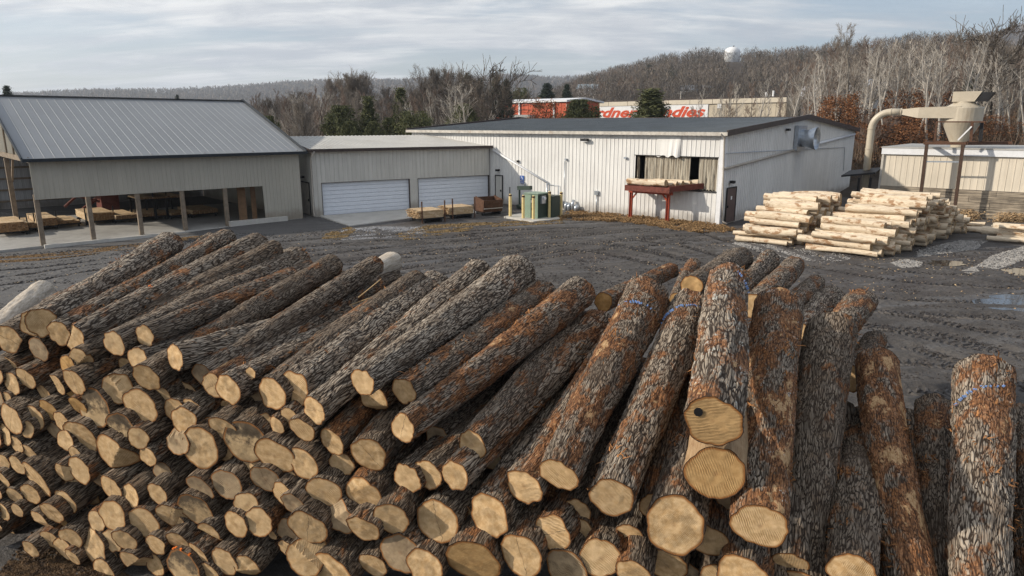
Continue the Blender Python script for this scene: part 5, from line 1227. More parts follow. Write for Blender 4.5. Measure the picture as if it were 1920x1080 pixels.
# tyre tread ridges
m = Mat('pressed mud'); p = m.pos(); M_tread = m.fin(m.mix(m.noise(p, 6, 4, .7), (.050, .044, .041), (.12, .11, .103)), .8, m.bump(m.noise(p, 30, 3), .02))
def track(pts, wdt, name_i, seed):
    rg = random.Random(seed); q = MB(); D_ = pts
    sd_ = np.concatenate([[0], np.cumsum(np.linalg.norm(np.diff(D_, axis=0), axis=1))]); s = 0
    while s < sd_[-1]-.3:
        x = np.interp(s, sd_, D_[:, 0]); y = np.interp(s, sd_, D_[:, 1]); x2 = np.interp(s+.1, sd_, D_[:, 0]); y2 = np.interp(s+.1, sd_, D_[:, 1])
        t = unit((x2-x, y2-y, 0)); n_ = A3(-t[1], t[0], 0); z = hz(x, y)-.075
        if rg.random() < .88:
            for sg_ in (-1, 1):
                a_ = A3(x, y, z)+n_*sg_*.04; b_ = a_+n_*sg_*wdt*.5+t*.13; w_ = t*.065; hh = up*rg.uniform(.045, .085)
                q.add([a_-w_, a_+w_, b_+w_, b_-w_, a_-w_*.4+hh, a_+w_*.4+hh, b_+w_*.4+hh, b_-w_*.4+hh], [(4, 5, 6, 7), (0, 1, 5, 4), (1, 2, 6, 5), (2, 3, 7, 6), (3, 0, 4, 7)])
        s += .19
    return q
Q = MB()
for i, (D_, wd_) in enumerate(TRK):
    q = track(D_, wd_, i, i); b = len(Q.v); Q.v += q.v; Q.f += [tuple(b+k for k in f) for f in q.f]; Q.m += q.m
o = Q.build('tyre_tread_marks', M_tread, None); tago(o, 'ridged tyre tread marks pressed in the mud', kind='stuff')
# puddles
m = Mat('puddle water'); p = m.pos(); M_pud = m.fin((.035, .032, .030), .04, m.bump(m.noise(p, 3, 2), .001), spec=1.0, IOR=1.8)
def puddle(poly, lab, seed):
    P_ = np.array([gp(*q)[:2] for q in poly]); c = P_.mean(0); n = 40; pts = []
    ang = np.unwrap(np.arctan2(P_[:, 1]-c[1], P_[:, 0]-c[0])); rr = np.linalg.norm(P_-c, axis=1)
    o_ = np.argsort(ang); ang, rr = ang[o_], rr[o_]
    for i in range(n):
        a_ = -math.pi+2*math.pi*i/n; r_ = np.interp(a_, np.concatenate([ang-2*math.pi, ang, ang+2*math.pi]), np.concatenate([rr]*3)); r_ *= 1+.22*float(vnoise(math.cos(a_)*3, math.sin(a_)*3, seed, 2))
        pts.append((c[0]+r_*math.cos(a_), c[1]+r_*math.sin(a_)))
    zt_ = max(hz(*q) for q in pts)+.004; mb = MB(); mb.add([(x, y, zt_) for x, y in pts], [tuple(range(n))])
    ob = mb.build('puddle', M_pud); tago(ob, lab, kind='structure')
puddle([(1820, 577), (1860, 562), (1920, 556), (1990, 556), (1990, 586), (1900, 585)], 'broad pale puddle at the right edge', 1)
puddle([(1745, 493), (1770, 489), (1806, 494), (1790, 500), (1755, 499)], 'small brown puddle before the larger peeled stack', 2)
puddle([(1890, 512), (1915, 505), (1945, 506), (1935, 516), (1900, 517)], 'shallow puddle by the stone patch', 3)
puddle([(430, 505), (455, 500), (470, 503), (450, 509)], 'small dark puddle before the barn', 4)
# ------------------------------------------------------------------ trees
def woodmat(name, a, b_, sc=4):
    m = Mat(name); p = m.obj(); n_ = m.noise(m.vm('MULTIPLY', p, (3, 3, .5)), sc, 4, .65); rn = m.rnd()
    c = m.mix(m.ramp(n_, .35, .68), a, b_); return m.fin(m.mix(m.math('MULTIPLY', rn, .35), c, tuple(v*.55 for v in a)), .9, spec=.15)
M_tbark = woodmat('grey tree bark', (.22, .20, .17), (.36, .33, .29)); M_tpale = woodmat('pale tree bark', (.34, .315, .28), (.56, .52, .47)); M_tdark = woodmat('dark tree bark', (.055, .047, .04), (.11, .095, .08))
M_twb = woodmat('grey twigs', (.21, .18, .15), (.30, .265, .23)); M_twp = woodmat('pale twigs', (.36, .33, .29), (.48, .44, .39)); M_twd = woodmat('dark twigs', (.09, .075, .062), (.14, .12, .10)); M_twr = woodmat('reddish twigs', (.20, .15, .12), (.29, .22, .18))
def tubes(segs, ns):
    """segs array (n,8): p0 p1 r0 r1"""
    S_ = np.array(segs); p0, p1, r0, r1 = S_[:, :3], S_[:, 3:6], S_[:, 6], S_[:, 7]
    d = p1-p0; d /= np.linalg.norm(d, axis=1)[:, None]+1e-9; h = np.where(np.abs(d[:, 2:]) < .9, [[0, 0, 1.]], [[1., 0, 0]]); a = np.cross(d, h); a /= np.linalg.norm(a, axis=1)[:, None]; b = np.cross(d, a)
    V = []
    for (p, r) in ((p0, r0), (p1, r1)):
        for j in range(ns):
            t = 2*math.pi*j/ns; V.append(p+(a*math.cos(t)+b*math.sin(t))*r[:, None])
    V = np.stack(V, 1); n = len(S_); base = np.arange(n)[:, None]*(2*ns)
    Fq = np.concatenate([base+np.array([[j, (j+1) % ns, ns+(j+1) % ns, ns+j]]) for j in range(ns)])
    return V.reshape(-1, 3), Fq
def grow(seed, H, r, clear, spread, nb, depth, lean=.03, upk=.5, forks=1, twig=.011, dens=1.0):
    rg = random.Random(seed); tr, br = [], []
    def rv(s): return A3(rg.gauss(0, s), rg.gauss(0, s), rg.gauss(0, s*.5))
    stems = []
    nst = 14; p = A3(0, 0, -.3); d = unit(A3(rg.gauss(0, lean), rg.gauss(0, lean), 1)); path = [p]
    for i in range(nst):
        d = unit(d+rv(.045)+up*.05); q = p+d*(H*.92+.3)/nst; f0, f1 = i/nst, (i+1)/nst
        tr.append((*p, *q, r*(1-f0)**.8+.012, r*(1-f1)**.8+.010)); path.append(q); p = q
    def branch(p, d, L, r_, dep):
        n = 4 if dep > 0 else 3
        for i in range(n):
            d = unit(d+rv(.16)+up*upk*.16); q = p+d*L/n; ra, rb_ = r_*(1-i/n*.75), r_*(1-(i+1)/n*.75)
            (br).append((*p, *q, max(ra, twig), max(rb_, twig*.7)))
            if dep > 0:
                for _ in range(2 if dep > 1 else (3 if rg.random() < dens else 2)):
                    sd_ = unit(np.cross(d, rv(1)+A3(.01, 0, 0))); nd = unit(d*rg.uniform(.55, 1.0)+sd_*rg.uniform(.4, .9)+up*upk*.3)
                    branch(p+(q-p)*rg.random(), nd, L*rg.uniform(.38, .6), max(rb_*.55, twig), dep-1)
            p = q
    for k in range(nb):
        f = clear+(1-clear)*(k+rg.random())/nb; i = min(int(f*nst), nst-1); b0 = path[i]+(path[i+1]-path[i])*(f*nst-i)
        a = rg.uniform(0, 6.28); hd = A3(math.cos(a), math.sin(a), 0)
        L = spread*(1-((f-clear)/(1-clear))**1.4*.65)*rg.uniform(.6, 1.15)
        branch(b0, unit(hd*rg.uniform(.6, 1.0)+up*rg.uniform(.35, .95)*(upk+.5)), L, max(r*(1-f)**.8*.5+.01, twig), depth)
    return tr, br
PROTO = {}
def proto(key, mt, mb, **kw):
    tr, br = grow(**kw); V, Fq = tubes(tr, 8); m1 = fastmesh('trunk', V, Fq, mt, True); V, Fq = tubes(br, 3); m2 = fastmesh('crown', V, Fq, mb, False); PROTO[key] = (m1, m2)
proto('tall1', M_tbark, M_twb, seed=1, H=15, r=.19, clear=.42, spread=3.0, nb=12, depth=2, upk=.8)
proto('tall2', M_tbark, M_twb, seed=2, H=16, r=.22, clear=.35, spread=3.6, nb=13, depth=2, upk=.7)
proto('pale1', M_tpale, M_twp, seed=3, H=15, r=.20, clear=.38, spread=3.2, nb=13, depth=1, twig=.022, upk=.9, lean=.07)
proto('pale2', M_tpale, M_twp, seed=4, H=14, r=.22, clear=.30, spread=4.2, nb=12, depth=1, twig=.024, upk=.5, lean=.12)
proto('pale3', M_tpale, M_twp, seed=33, H=16, r=.19, clear=.55, spread=2.4, nb=10, depth=1, upk=1.0, lean=.10, twig=.022)
proto('wide1', M_tbark, M_twb, seed=5, H=14, r=.24, clear=.25, spread=5.4, nb=17, depth=3, upk=.6, dens=.35)
proto('wide2', M_tdark, M_twd, seed=16, H=15, r=.24, clear=.34, spread=7.5, nb=13, depth=2, upk=.35, dens=.3, twig=.032)
proto('thin1', M_tbark, M_twr, seed=7, H=13, r=.13, clear=.3, spread=2.2, nb=13, depth=2, upk=.8)
proto('thin2', M_tdark, M_twr, seed=8, H=14, r=.14, clear=.35, spread=2.4, nb=14, depth=2, upk=.9)
proto('bush1', M_tdark, M_twr, seed=9, H=5.5, r=.07, clear=.05, spread=2.2, nb=20, depth=2, upk=.7)
def leafmat(name, a, b_):
    m = Mat(name); p = m.obj(); n_ = m.noise(p, 1.6, 3, .6); n2 = m.noise(p, 9, 2, .6)
    return m.fin(m.mix(m.ramp(m.math('ADD', m.math('MULTIPLY', n_, .6), m.math('MULTIPLY', n2, .4)), .38, .62), a, b_), .75, spec=.2)
M_ever = leafmat('evergreen needles', (.050, .058, .026), (.135, .140, .060)); M_everd = leafmat('dark evergreen needles', (.016, .028, .018), (.045, .062, .034)); M_oak = leafmat('rusty oak leaves', (.13, .058, .028), (.29, .135, .06)); M_oak2 = leafmat('brown beech leaves', (.14, .085, .05), (.25, .155, .09))
def foliage(seed, H, Wd, shape, n, ls, gaps=.5):
    rg = np.random.default_rng(seed); C_ = []
    ncl = 170; z = rg.uniform(.05, 1, ncl)**.9
    if shape == 'cone': rad = Wd/2*(1-z)**.75
    elif shape == 'oval': rad = Wd/2*np.sqrt(np.clip(1-((z-.42)/.62)**2, 0, 1))
    else: rad = Wd/2*np.sqrt(np.clip(1-((z-.5)/.55)**2, 0, 1))
    a = rg.uniform(0, 6.28, ncl); rr = rad*rg.uniform(.25, 1.0, ncl)**.5; rr *= 1+.18*rg.normal(size=ncl)
    cc = np.stack([rr*np.cos(a), rr*np.sin(a), z*H], 1); cs = Wd*rg.uniform(.07, .15, ncl)*(1.15-z*.5)
    i = rg.integers(0, ncl, n); c = cc[i]+rg.normal(size=(n, 3))*cs[i][:, None]*np.array([.75, .75, .6])
    c[:, 2] = np.clip(c[:, 2], .15, H*1.03)
    d1 = rg.normal(size=(n, 3)); d1[:, 2] = d1[:, 2]*.5+(.3 if shape != 'leaf' else 0); d1 /= np.linalg.norm(d1, axis=1)[:, None]; d2 = np.cross(d1, rg.normal(size=(n, 3))); d2 /= np.linalg.norm(d2, axis=1)[:, None]
    s_ = ls*rg.uniform(.5, 1.4, n)[:, None]; k = .30 if shape != 'leaf' else .7
    V = np.stack([c-d1*s_, c+d2*s_*k, c+d1*s_, c-d2*s_*k], 1).reshape(-1, 3); Fq = np.arange(n*4).reshape(-1, 4)
    return V, Fq
def eproto(key, mat, seed, H, Wd, shape, n, ls, rt=.14):
    segs = [(0, 0, -.3, 0, 0, H*.5, rt, rt*.7), (0, 0, H*.5, 0, 0, H*.96, rt*.7, .02)]
    rg = random.Random(seed)
    for k in range(26):
        z = H*(.08+.85*k/26); a = rg.uniform(0, 6.28); l_ = Wd*.42*(1-(k/26)*.8); segs.append((0, 0, z, l_*math.cos(a), l_*math.sin(a), z+l_*.25, .03, .01))
    V, Fq = tubes(segs, 6); m1 = fastmesh('trunk', V, Fq, M_tdark, True); V, Fq = foliage(seed, H, Wd, shape, n, ls); m2 = fastmesh('crown', V, Fq, mat, False); PROTO[key] = (m1, m2)
eproto('ever_oval', M_ever, 21, 8, 6.4, 'oval', 17000, .2); eproto('ever_cone', M_ever, 22, 11, 5.5, 'cone', 15000, .2); eproto('ever_dark', M_everd, 23, 14, 6.0, 'cone', 15000, .21)
eproto('ever_round', M_ever, 24, 7, 7.5, 'round', 17000, .19); eproto('oak_rust', M_oak, 25, 6.5, 5.5, 'leaf', 6500, .085); eproto('beech', M_oak2, 26, 6, 5.5, 'leaf', 4200, .085)
LABT = {}
def tree(key, P_, sc=1.0, rot=None, label='', cat='tree', group=None, name='bare_tree', szx=None):
    m1, m2 = PROTO[key]; o = bpy.data.objects.new(name, m1)
    o.location = tuple(P_); o.rotation_euler = (0, 0, rot if rot is not None else random.uniform(0, 6.28)); o.scale = (szx or sc, szx or sc, sc)
    link(o); tago(o, label, cat, group); c = bpy.data.objects.new('crown', m2); link(c, o); return o
def gtree(key, x, ytop, Y, H0, **kw):
    """tree whose top shows at pixel x,ytop at forward distance Y"""
    Pt = atY(x, ytop, Y); z0 = hz(Pt[0], Pt[1]); sc = (Pt[2]-z0)/H0; return tree(key, (Pt[0], Pt[1], z0-.05), sc, **kw)
HT = {'tall1': 15, 'tall2': 16, 'pale1': 15, 'pale2': 14, 'pale3': 16, 'wide1': 14, 'wide2': 15, 'thin1': 13, 'thin2': 14, 'bush1': 6, 'ever_oval': 8, 'ever_cone': 11, 'ever_dark': 14, 'ever_round': 7, 'oak_rust': 6.5, 'beech': 6}
RG = random.Random(5)
# skyline of the wood behind the garage (px x -> top y)
skx = [330, 380, 440, 480, 520, 560, 600, 640, 665, 690, 720, 760, 800, 830, 850, 880, 920, 960, 990, 1020]; skyy = [196, 190, 184, 178, 172, 166, 160, 145, 148, 150, 168, 168, 150, 140, 138, 150, 150, 152, 170, 180]
n_ = 0
for i in range(150):
    x = 385+(918-385)*(i+RG.random())/150; row = i % 3; Y = (88, 108, 128)[row]+RG.uniform(-8, 8)
    yt = np.interp(x, skx, skyy)+RG.uniform(-2, 22)+(14 if row == 0 else 0)
    key = RG.choice(['tall1', 'tall2', 'pale1', 'thin1', 'thin2', 'thin1', 'wide1', 'pale2', 'thin2'])
    gtree(key, x, yt, Y, HT[key]*.95, label='bare %s tree in the wood behind the garage roof' % ('pale barked' if 'pale' in key else 'reddish twigged' if 'thin' in key else 'grey'), group='bare trees in the wood behind the garage')
for (key, x, yt, Y, lab) in (('wide1', 655, 143, 100, 'round crowned bare tree standing above the wood left of centre'), ('wide1', 682, 148, 102, 'second round crowned bare tree right of the taller one'), ('wide1', 823, 134, 100, 'tallest round crowned bare tree above the garage roof'), ('wide2', 845, 150, 96, 'dark round crowned bare tree beside the tallest one'),
        ('wide1', 800, 158, 98, 'bare tree left of the tallest round crown'), ('pale2', 838, 150, 80, 'white limbed leaning tree before the dark wood'), ('pale2', 890, 158, 78, 'spreading white limbed tree left of the red building'), ('pale2', 755, 190, 76, 'small white limbed tree before an evergreen'), ('wide2', 935, 122, 84, 'sparse tall bare tree before the left end of the red building'),
        ('pale2', 610, 205, 76, 'pale forked tree low behind the garage roof'), ('wide2', 1882, 38, 78, 'dark bare tree tallest at the right edge of the sky'), ('tall2', 1606, 42, 86, 'tall slender bare tree highest above the mill ridge'), ('tall2', 1245, 150, 150, 'thin tree poking above the candy sign right of the clipped evergreen')):
    gtree(key, x, yt, Y, HT[key]*.97, label=lab)
for (key, x, yt, Y, wpx, lab) in (('ever_oval', 640, 203, 74, 56, 'yellow green evergreen left of two close evergreens behind the garage'), ('ever_cone', 690, 186, 76, 52, 'taller yellow green evergreen behind the garage roof'), ('ever_cone', 750, 170, 90, 46, 'dark cone evergreen above the garage roof'), ('ever_round', 779, 213, 72, 62, 'broad bushy evergreen right at the left end of the mill roof'),
        ('ever_oval', 868, 200, 80, 46, 'small round evergreen left of the red building'), ('ever_oval', 1087, 192, 84, 62, 'bushy evergreen hiding the first letters of the candy sign'), ('ever_cone', 1221, 172, 86, 100, 'broad evergreen covering the middle of the candy sign'), ('ever_dark', 1026, 158, 190, 46, 'distant dark spruce above the red building roof'), ('ever_dark', 1063, 160, 195, 30, 'narrower distant dark spruce right of the broader one'),
        ('ever_dark', 876, 142, 130, 36, 'tall black green pine left of the sparse bare tree'), ('ever_dark', 900, 150, 134, 30, 'black green pine next to the tall one'), ('ever_dark', 930, 147, 132, 44, 'black green pine behind the sparse bare tree'), ('ever_dark', 950, 152, 138, 34, 'rightmost black green pine of the group'), ('ever_oval', 505, 222, 70, 30, 'dark evergreen at the right slope of the barn roof'), ('ever_oval', 655, 232, 70, 30, 'low evergreen behind the garage roof'), ('ever_oval', 700, 232, 72, 30, 'low evergreen right of another low one'),
        ('ever_oval', 730, 225, 74, 34, 'low bushy evergreen between two taller ones'), ('ever_round', 976, 168, 170, 30, 'round evergreen beyond the red building'), ('ever_dark', 1825, 138, 84, 40, 'evergreen behind the cyclone hood'), ('ever_dark', 332, 179, 260, 16, 'tiny dark tree above the barn ridge'), ('ever_dark', 12, 163, 120, 34, 'dark pine top above the left end of the barn ridge'), ('ever_dark', 1218, 122, 420, 22, 'dark conifer on the hillside left of the water tower')):
    Pt = atY(x, yt, Y); z0 = hz(Pt[0], Pt[1]); H_ = Pt[2]-z0; base = {'ever_oval': 6.4, 'ever_cone': 5.5, 'ever_dark': 6.0, 'ever_round': 7.5}[key]
    tree(key, (Pt[0], Pt[1], z0), H_/HT[key], label=lab, name='evergreen_tree', cat='evergreen tree', szx=wpx*Y/1316/base*1.25)
for (x, yt, Y, s) in ((1020, 188, 88, 1), ):
    gtree('oak_rust', x, yt, Y, 6.5, label='rust leaved oak before the red building', name='rusty_oak', cat='tree', szx=.9)
# right hand wood
for i in range(150):
    x = 1300+(1990-1300)*(i+RG.random())/150; row = i % 3
    if x < 1490 and i % 3: continue
    Y = (76, 95, 120)[row]+RG.uniform(-6, 7)
    if x < 1490: Y = RG.uniform(96, 120)
    base = np.interp(x, [1280, 1340, 1400, 1480, 1560, 1600, 1700, 1800, 1900, 1990], [185, 165, 158, 130, 92, 70, 85, 74, 90, 80])
    yt = base+RG.uniform(-12, 30)
    key = RG.choice((['pale1', 'pale2', 'pale3', 'pale3', 'tall1'], ['pale1', 'pale3', 'tall2', 'tall1', 'thin1'], ['thin1', 'thin2', 'tall1', 'tall2'])[row])
    if x < 1490: key = RG.choice(['pale3', 'tall1', 'pale1', 'thin1'])
    gtree(key, x, yt, Y, HT[key]*.95, label='bare %s tree in the wood %s' % ('white barked' if 'pale' in key else 'reddish twigged' if 'thin' in key else 'grey', 'before the beige factory wall' if x < 1480 else 'behind the mill gable and cream shed'), group='bare trees in the right hand wood')
for i in range(34):
    x = 1560+(1990-1560)*(i+RG.random())/46; Y = RG.uniform(70, 84); key = RG.choice(['oak_rust', 'beech', 'bush1', 'bush1', 'bush1', 'bush1'])
    yt = RG.uniform(205, 248) if key != 'oak_rust' else RG.uniform(170, 235)
    gtree(key, x, yt, Y, HT[key], label={'oak_rust': 'rusty leaved young oak behind the cream shed', 'beech': 'brown leaved young beech behind the cream shed', 'bush1': 'bare reddish bush behind the cream shed'}[key], name={'oak_rust': 'young_oak', 'beech': 'young_beech', 'bush1': 'bare_bush'}[key], cat='bush' if key == 'bush1' else 'tree', group='undergrowth behind the cream shed')
for (x, yt, Y) in ((1700, 168, 76), (1690, 215, 74), (1650, 230, 72), (1700, 232, 71), (1850, 215, 73)):
    gtree('oak_rust', x, yt, Y, 6.5, label='rusty leaved oak beside the cyclone duct', name='young_oak', cat='tree', group='rusty oaks beside the cyclone duct', szx=1.0)
# far forest as one mass
rg = np.random.default_rng(77); N_ = 9500
az_ = rg.uniform(-46, 46, N_*2); r_ = np.where(rg.random(N_*2) < .72, rg.uniform(150, 760, N_*2), rg.uniform(760, 2300, N_*2))
x_, y_ = r_*np.sin(np.radians(az_)), r_*np.cos(np.radians(az_)); pxx = px_of(x_, y_)
keep = ((r_ > 240) | (pxx > 1500) | (pxx < 880)) & ~((r_ < 300) & (pxx > 860) & (pxx < 1500)) & (vnoise(x_*.012, y_*.012, 0, 4) > -.35-.2*(pxx > 1450))
keep &= ~((np.abs(pxx-1371) < 17) & (r_ > 330) & (r_ < 580))
keep &= ~((pxx < 330) & (r_ < 1100)) & ~((pxx < 900) & (r_ < 330))
keep &= ~((pxx < 900) & (r_ > 160) & (r_ < 700) & (pxx > 300) & (vnoise(x_*.01, y_*.01, 0, 5) > .45))
x_, y_, r_ = x_[keep][:N_], y_[keep][:N_], r_[keep][:N_]; z_ = height(x_, y_); n = len(x_)
Hs = rg.uniform(7, 12, n); K_ = 70
t = rg.uniform(.15, 1, (n, K_)); a = rg.uniform(0, 6.28, (n, K_)); cr = (Hs*.36)[:, None]*np.sqrt(np.clip(1-((t-.55)/.5)**2, .02, 1))*rg.uniform(.2, 1, t.shape)**.5
zc_ = z_[:, None]+Hs[:, None]*t
c0 = np.stack([x_[:, None]+np.cos(a)*cr, y_[:, None]+np.sin(a)*cr, zc_], -1)
dv = np.stack([np.cos(a)*.55, np.sin(a)*.55, rg.uniform(.3, 1.1, t.shape)], -1)+rg.normal(0, .35, t.shape+(3,)); dv /= np.linalg.norm(dv, axis=-1)[..., None]
ln = (Hs*.11)[:, None, None]*rg.uniform(.5, 1.4, t.shape)[..., None]
wv_ = np.stack([-np.sin(a), np.cos(a), np.zeros_like(a)], -1)*(.035+r_/5200.)[:, None, None]*rg.uniform(.6, 1.5, t.shape)[..., None]
V = np.stack([c0-dv*ln-wv_, c0-dv*ln+wv_, c0+dv*ln], 2).reshape(-1, 3); Fq = np.arange(len(V)).reshape(-1, 3)
tw = (.10+r_/5000.); P_ = np.stack([x_, y_, z_-.5], 1); T_ = np.stack([x_, y_, z_+Hs*.92], 1); k3 = [np.stack([np.cos(q)*tw, np.sin(q)*tw, 0*tw], 1) for q in (0, 2.09, 4.19)]
Vt = np.stack([P_+k3[0], P_+k3[1], P_+k3[2], T_], 1).reshape(-1, 3); bt = np.arange(n)[:, None]*4+len(V)
Ft = np.concatenate([bt+np.array([[0, 1, 3]]), bt+np.array([[1, 2, 3]]), bt+np.array([[2, 0, 3]])])
m = Mat('far forest'); p = m.pos(); nn = m.noise(p, .02, 3, .6); n3 = m.noise(p, .35, 2, .6)
c = m.mix(m.ramp(nn, .4, .62), (.12, .102, .085), (.20, .165, .135)); c = m.mix(m.ramp(n3, .45, .7, 0, .6), c, (.27, .24, .205)); c = m.mix(m.ramp(m.noise(p, .05, 2), .62, .68, 0, .8), c, (.04, .05, .035)); c = m.mix(m.ramp(m.noise(m.vm('ADD', p, (300, 0, 0)), .03, 2), .66, .7, 0, .7), c, (.22, .115, .06))
M_far = m.fin(c, .95, spec=.05)
me = fastmesh('hillside_forest', np.vstack([V, Vt]), np.vstack([Fq, Ft]), M_far, False); o = bpy.data.objects.new('hillside_forest', me); link(o); tago(o, 'bare winter forest covering the far hillsides', kind='stuff')
# the last ridge
n = 9000; az_ = rg.uniform(-47, 47, n); r_ = rg.uniform(1150, 2320, n)**1.0; x_, y_ = r_*np.sin(np.radians(az_)), r_*np.cos(np.radians(az_)); z_ = height(x_, y_); K_ = 12
Hs = rg.uniform(11, 19, n)[:, None]; t = rg.uniform(0, 1, (n, K_)); a = rg.uniform(0, 6.28, (n, K_)); cr = Hs*.5*np.sqrt(np.clip(1-((t-.4)/.62)**2, .02, 1))
c0 = np.stack([x_[:, None]+np.cos(a)*cr, y_[:, None]+np.sin(a)*cr, z_[:, None]+Hs*t*.8], -1); dv = rg.normal(0, .5, t.shape+(3,))+np.array([0, 0, .9]); dv /= np.linalg.norm(dv, axis=-1)[..., None]
ln = Hs[..., None]*.22; wv_ = np.stack([-np.sin(a), np.cos(a), np.zeros_like(a)], -1)*1.6; V = np.stack([c0-dv*ln-wv_, c0-dv*ln+wv_, c0+dv*ln], 2).reshape(-1, 3)
me = fastmesh('ridge_forest', V, np.arange(len(V)).reshape(-1, 3), M_far, False); o = bpy.data.objects.new('ridge_forest', me); link(o); tago(o, 'bare forest on the most distant ridges', kind='stuff')
# brush behind the near woods
n = 4400; rg = np.random.default_rng(5); X_ = np.concatenate([rg.uniform(340, 915, n//2), rg.uniform(1530, 2050, n//2)]); Yb = rg.uniform(66, 125, n)
x_ = (X_-960)/1316*Yb; z_ = height(x_, Yb); K_ = 9
a = rg.uniform(0, 6.28, (n, K_)); e_ = rg.uniform(.5, 1.3, (n, K_)); l_ = rg.uniform(.8, 3.4, (n, K_)); j_ = rg.normal(0, .5, (n, K_, 2))
b0 = np.stack([x_[:, None]+j_[..., 0], Yb[:, None]+j_[..., 1], np.broadcast_to(z_[:, None], a.shape)+rg.uniform(0, 1.5, a.shape)], -1); tip = b0+np.stack([np.cos(a)*np.cos(e_)*l_, np.sin(a)*np.cos(e_)*l_, np.sin(e_)*l_], -1)
wv_ = np.stack([-np.sin(a), np.cos(a), np.zeros_like(a)], -1)*.035; V = np.stack([b0-wv_, b0+wv_, tip], 2).reshape(-1, 3)
me = fastmesh('undergrowth', V, np.arange(len(V)).reshape(-1, 3), leafmat('brush', (.09, .065, .045), (.20, .14, .095)), False); o = bpy.data.objects.new('undergrowth', me); link(o); tago(o, 'tangled brown brush under the near woods', kind='stuff')
# ------------------------------------------------------------------ distant buildings
M_red = siding('orange red siding', (.48, .085, .030), .12); M_cream = siding('factory cream panel', (.50, .44, .34), .15); M_sgn = plain('sign white panel', (.72, .73, .74), .5, var=.05, scale=.2); M_letter = plain('sign red letters', (.55, .065, .02), .5, var=.1, scale=.3); M_grayb = plain('grey block', (.34, .35, .35), .8)
# red building
Rc = atY(1062, 191, 140.0); zR = Rc[2]; R0_ = Rc*A3(1, 1, 0); sL = onw(R0_, dM, 919, 195)[0]; gz0 = 1.0
red = empty('red_warehouse', R0_+up*gz0, 'long orange red warehouse with white edged roof behind the wood', 'warehouse')
q = MB(); wR = onw(R0_, eM, 1128, 193)[0]; zg = onw(R0_, eM, 1097, 186.5)[1]
q.corr(R0_, dM, up, nM, 0, sL, gz0, zR, [], 1.2, .12, .05); q.corr(R0_, eM, up, dk, 0, wR, gz0, lambda u: zR+(zg-zR)*(1-abs(u-wR/2)/(wR/2)), [], 1.2, .12, .05); q.build('wall', M_red, red)
q = MB()
for k in (0, 1):
    O = R0_ if k == 0 else R0_+eM*wR; ee = eM if k == 0 else -eM
    q.obox(O-dM*.4-ee*.4+up*(zR+.02), dM*(sL+.8), ee*(wR/2+.4)+up*(zg-zR), up*.35)
q.build('roof', M_wtrim, red)
q = MB(); sa_, sb_2 = onw(R0_, dM, 1005, 215)[0], onw(R0_, dM, 966, 215)[0]; zt2 = onw(R0_, dM, 985, 215.5)[1]; q.obox(R0_+dM*sa_+nM*.1+up*gz0, dM*(sb_2-sa_), nM*2, up*(zt2-gz0)); q.build('block_annex', M_grayb, red)
for x in (976, 1041): s_ = onw(R0_, dM, x, 200)[0]; q = MB(); q.obox(R0_+dM*s_+nM*.1+up*gz0, dM*.35, nM*.2, up*(zR-gz0)); q.build('white_downpipe', M_wtrim, red)
# candy factory
Fc = atY(1476, 182, 150.0); F0 = Fc*A3(1, 1, 0); zF = Fc[2]; sF = onw(F0, dM, 1100, 193)[0]; g0 = 1.5
fac = empty('candy_factory', F0+up*g0, 'long beige factory wall with a painted white and red candy sign', 'factory')
zf_ = lambda s_: zF + (onw(F0, dM, 1110, 192)[1]-zF)*s_/sF
q = MB(); q.corr(F0, dM, up, nM, 0, sF+6, g0, zf_, [], 2.2, .12, .06); q.obox(F0+up*g0, dM*.3, eM*30, up*(zF-g0)); q.obox(F0+up*(zF-.2), dM*(sF+6), eM*30, up*.2); q.build('wall', M_cream, fac)
q = MB(); s_ = 0
while s_ < sF+6: q.obox(F0+dM*s_+nM*.07+up*(zf_(s_)-.05-1.0), dM*5.4, nM*.25, up*1.0); s_ += 5.5
q.build('panel_band', plain('factory top band', (.58, .52, .42), .6, var=.06, scale=.2), fac)
q = MB(); q.obox(F0+nM*.3+up*(zF+.0), dM*(sF+6)+up*(zf_(sF+6)-zF), nM*-.6, up*.22); q.build('roof_edge', M_trim, fac)
s1_, s2_ = onw(F0, dM, 1328, 205)[0], onw(F0, dM, 1080, 205)[0]; zb1, zt1 = onw(F0, dM, 1250, 223.5)[1], onw(F0, dM, 1300, 196)[1]
q = MB(); q.obox(F0+dM*s1_+nM*.12+up*(zb1-.3), dM*(s2_-s1_), nM*.06, up*(zt1-zb1+.3)); sgb = q.build('sign_board', M_sgn, fac)
def textmesh(txt, bold=.03, shear=.35, ext=.02):
    cu = bpy.data.curves.new('t', 'FONT'); cu.body = txt; cu.extrude = ext; cu.offset = bold; cu.shear = shear; cu.resolution_u = 3
    ob = bpy.data.objects.new('t', cu); COL.objects.link(ob); bpy.context.view_layer.update(); dg = bpy.context.evaluated_depsgraph_get(); me = bpy.data.meshes.new_from_object(ob.evaluated_get(dg)); bpy.data.objects.remove(ob); return me
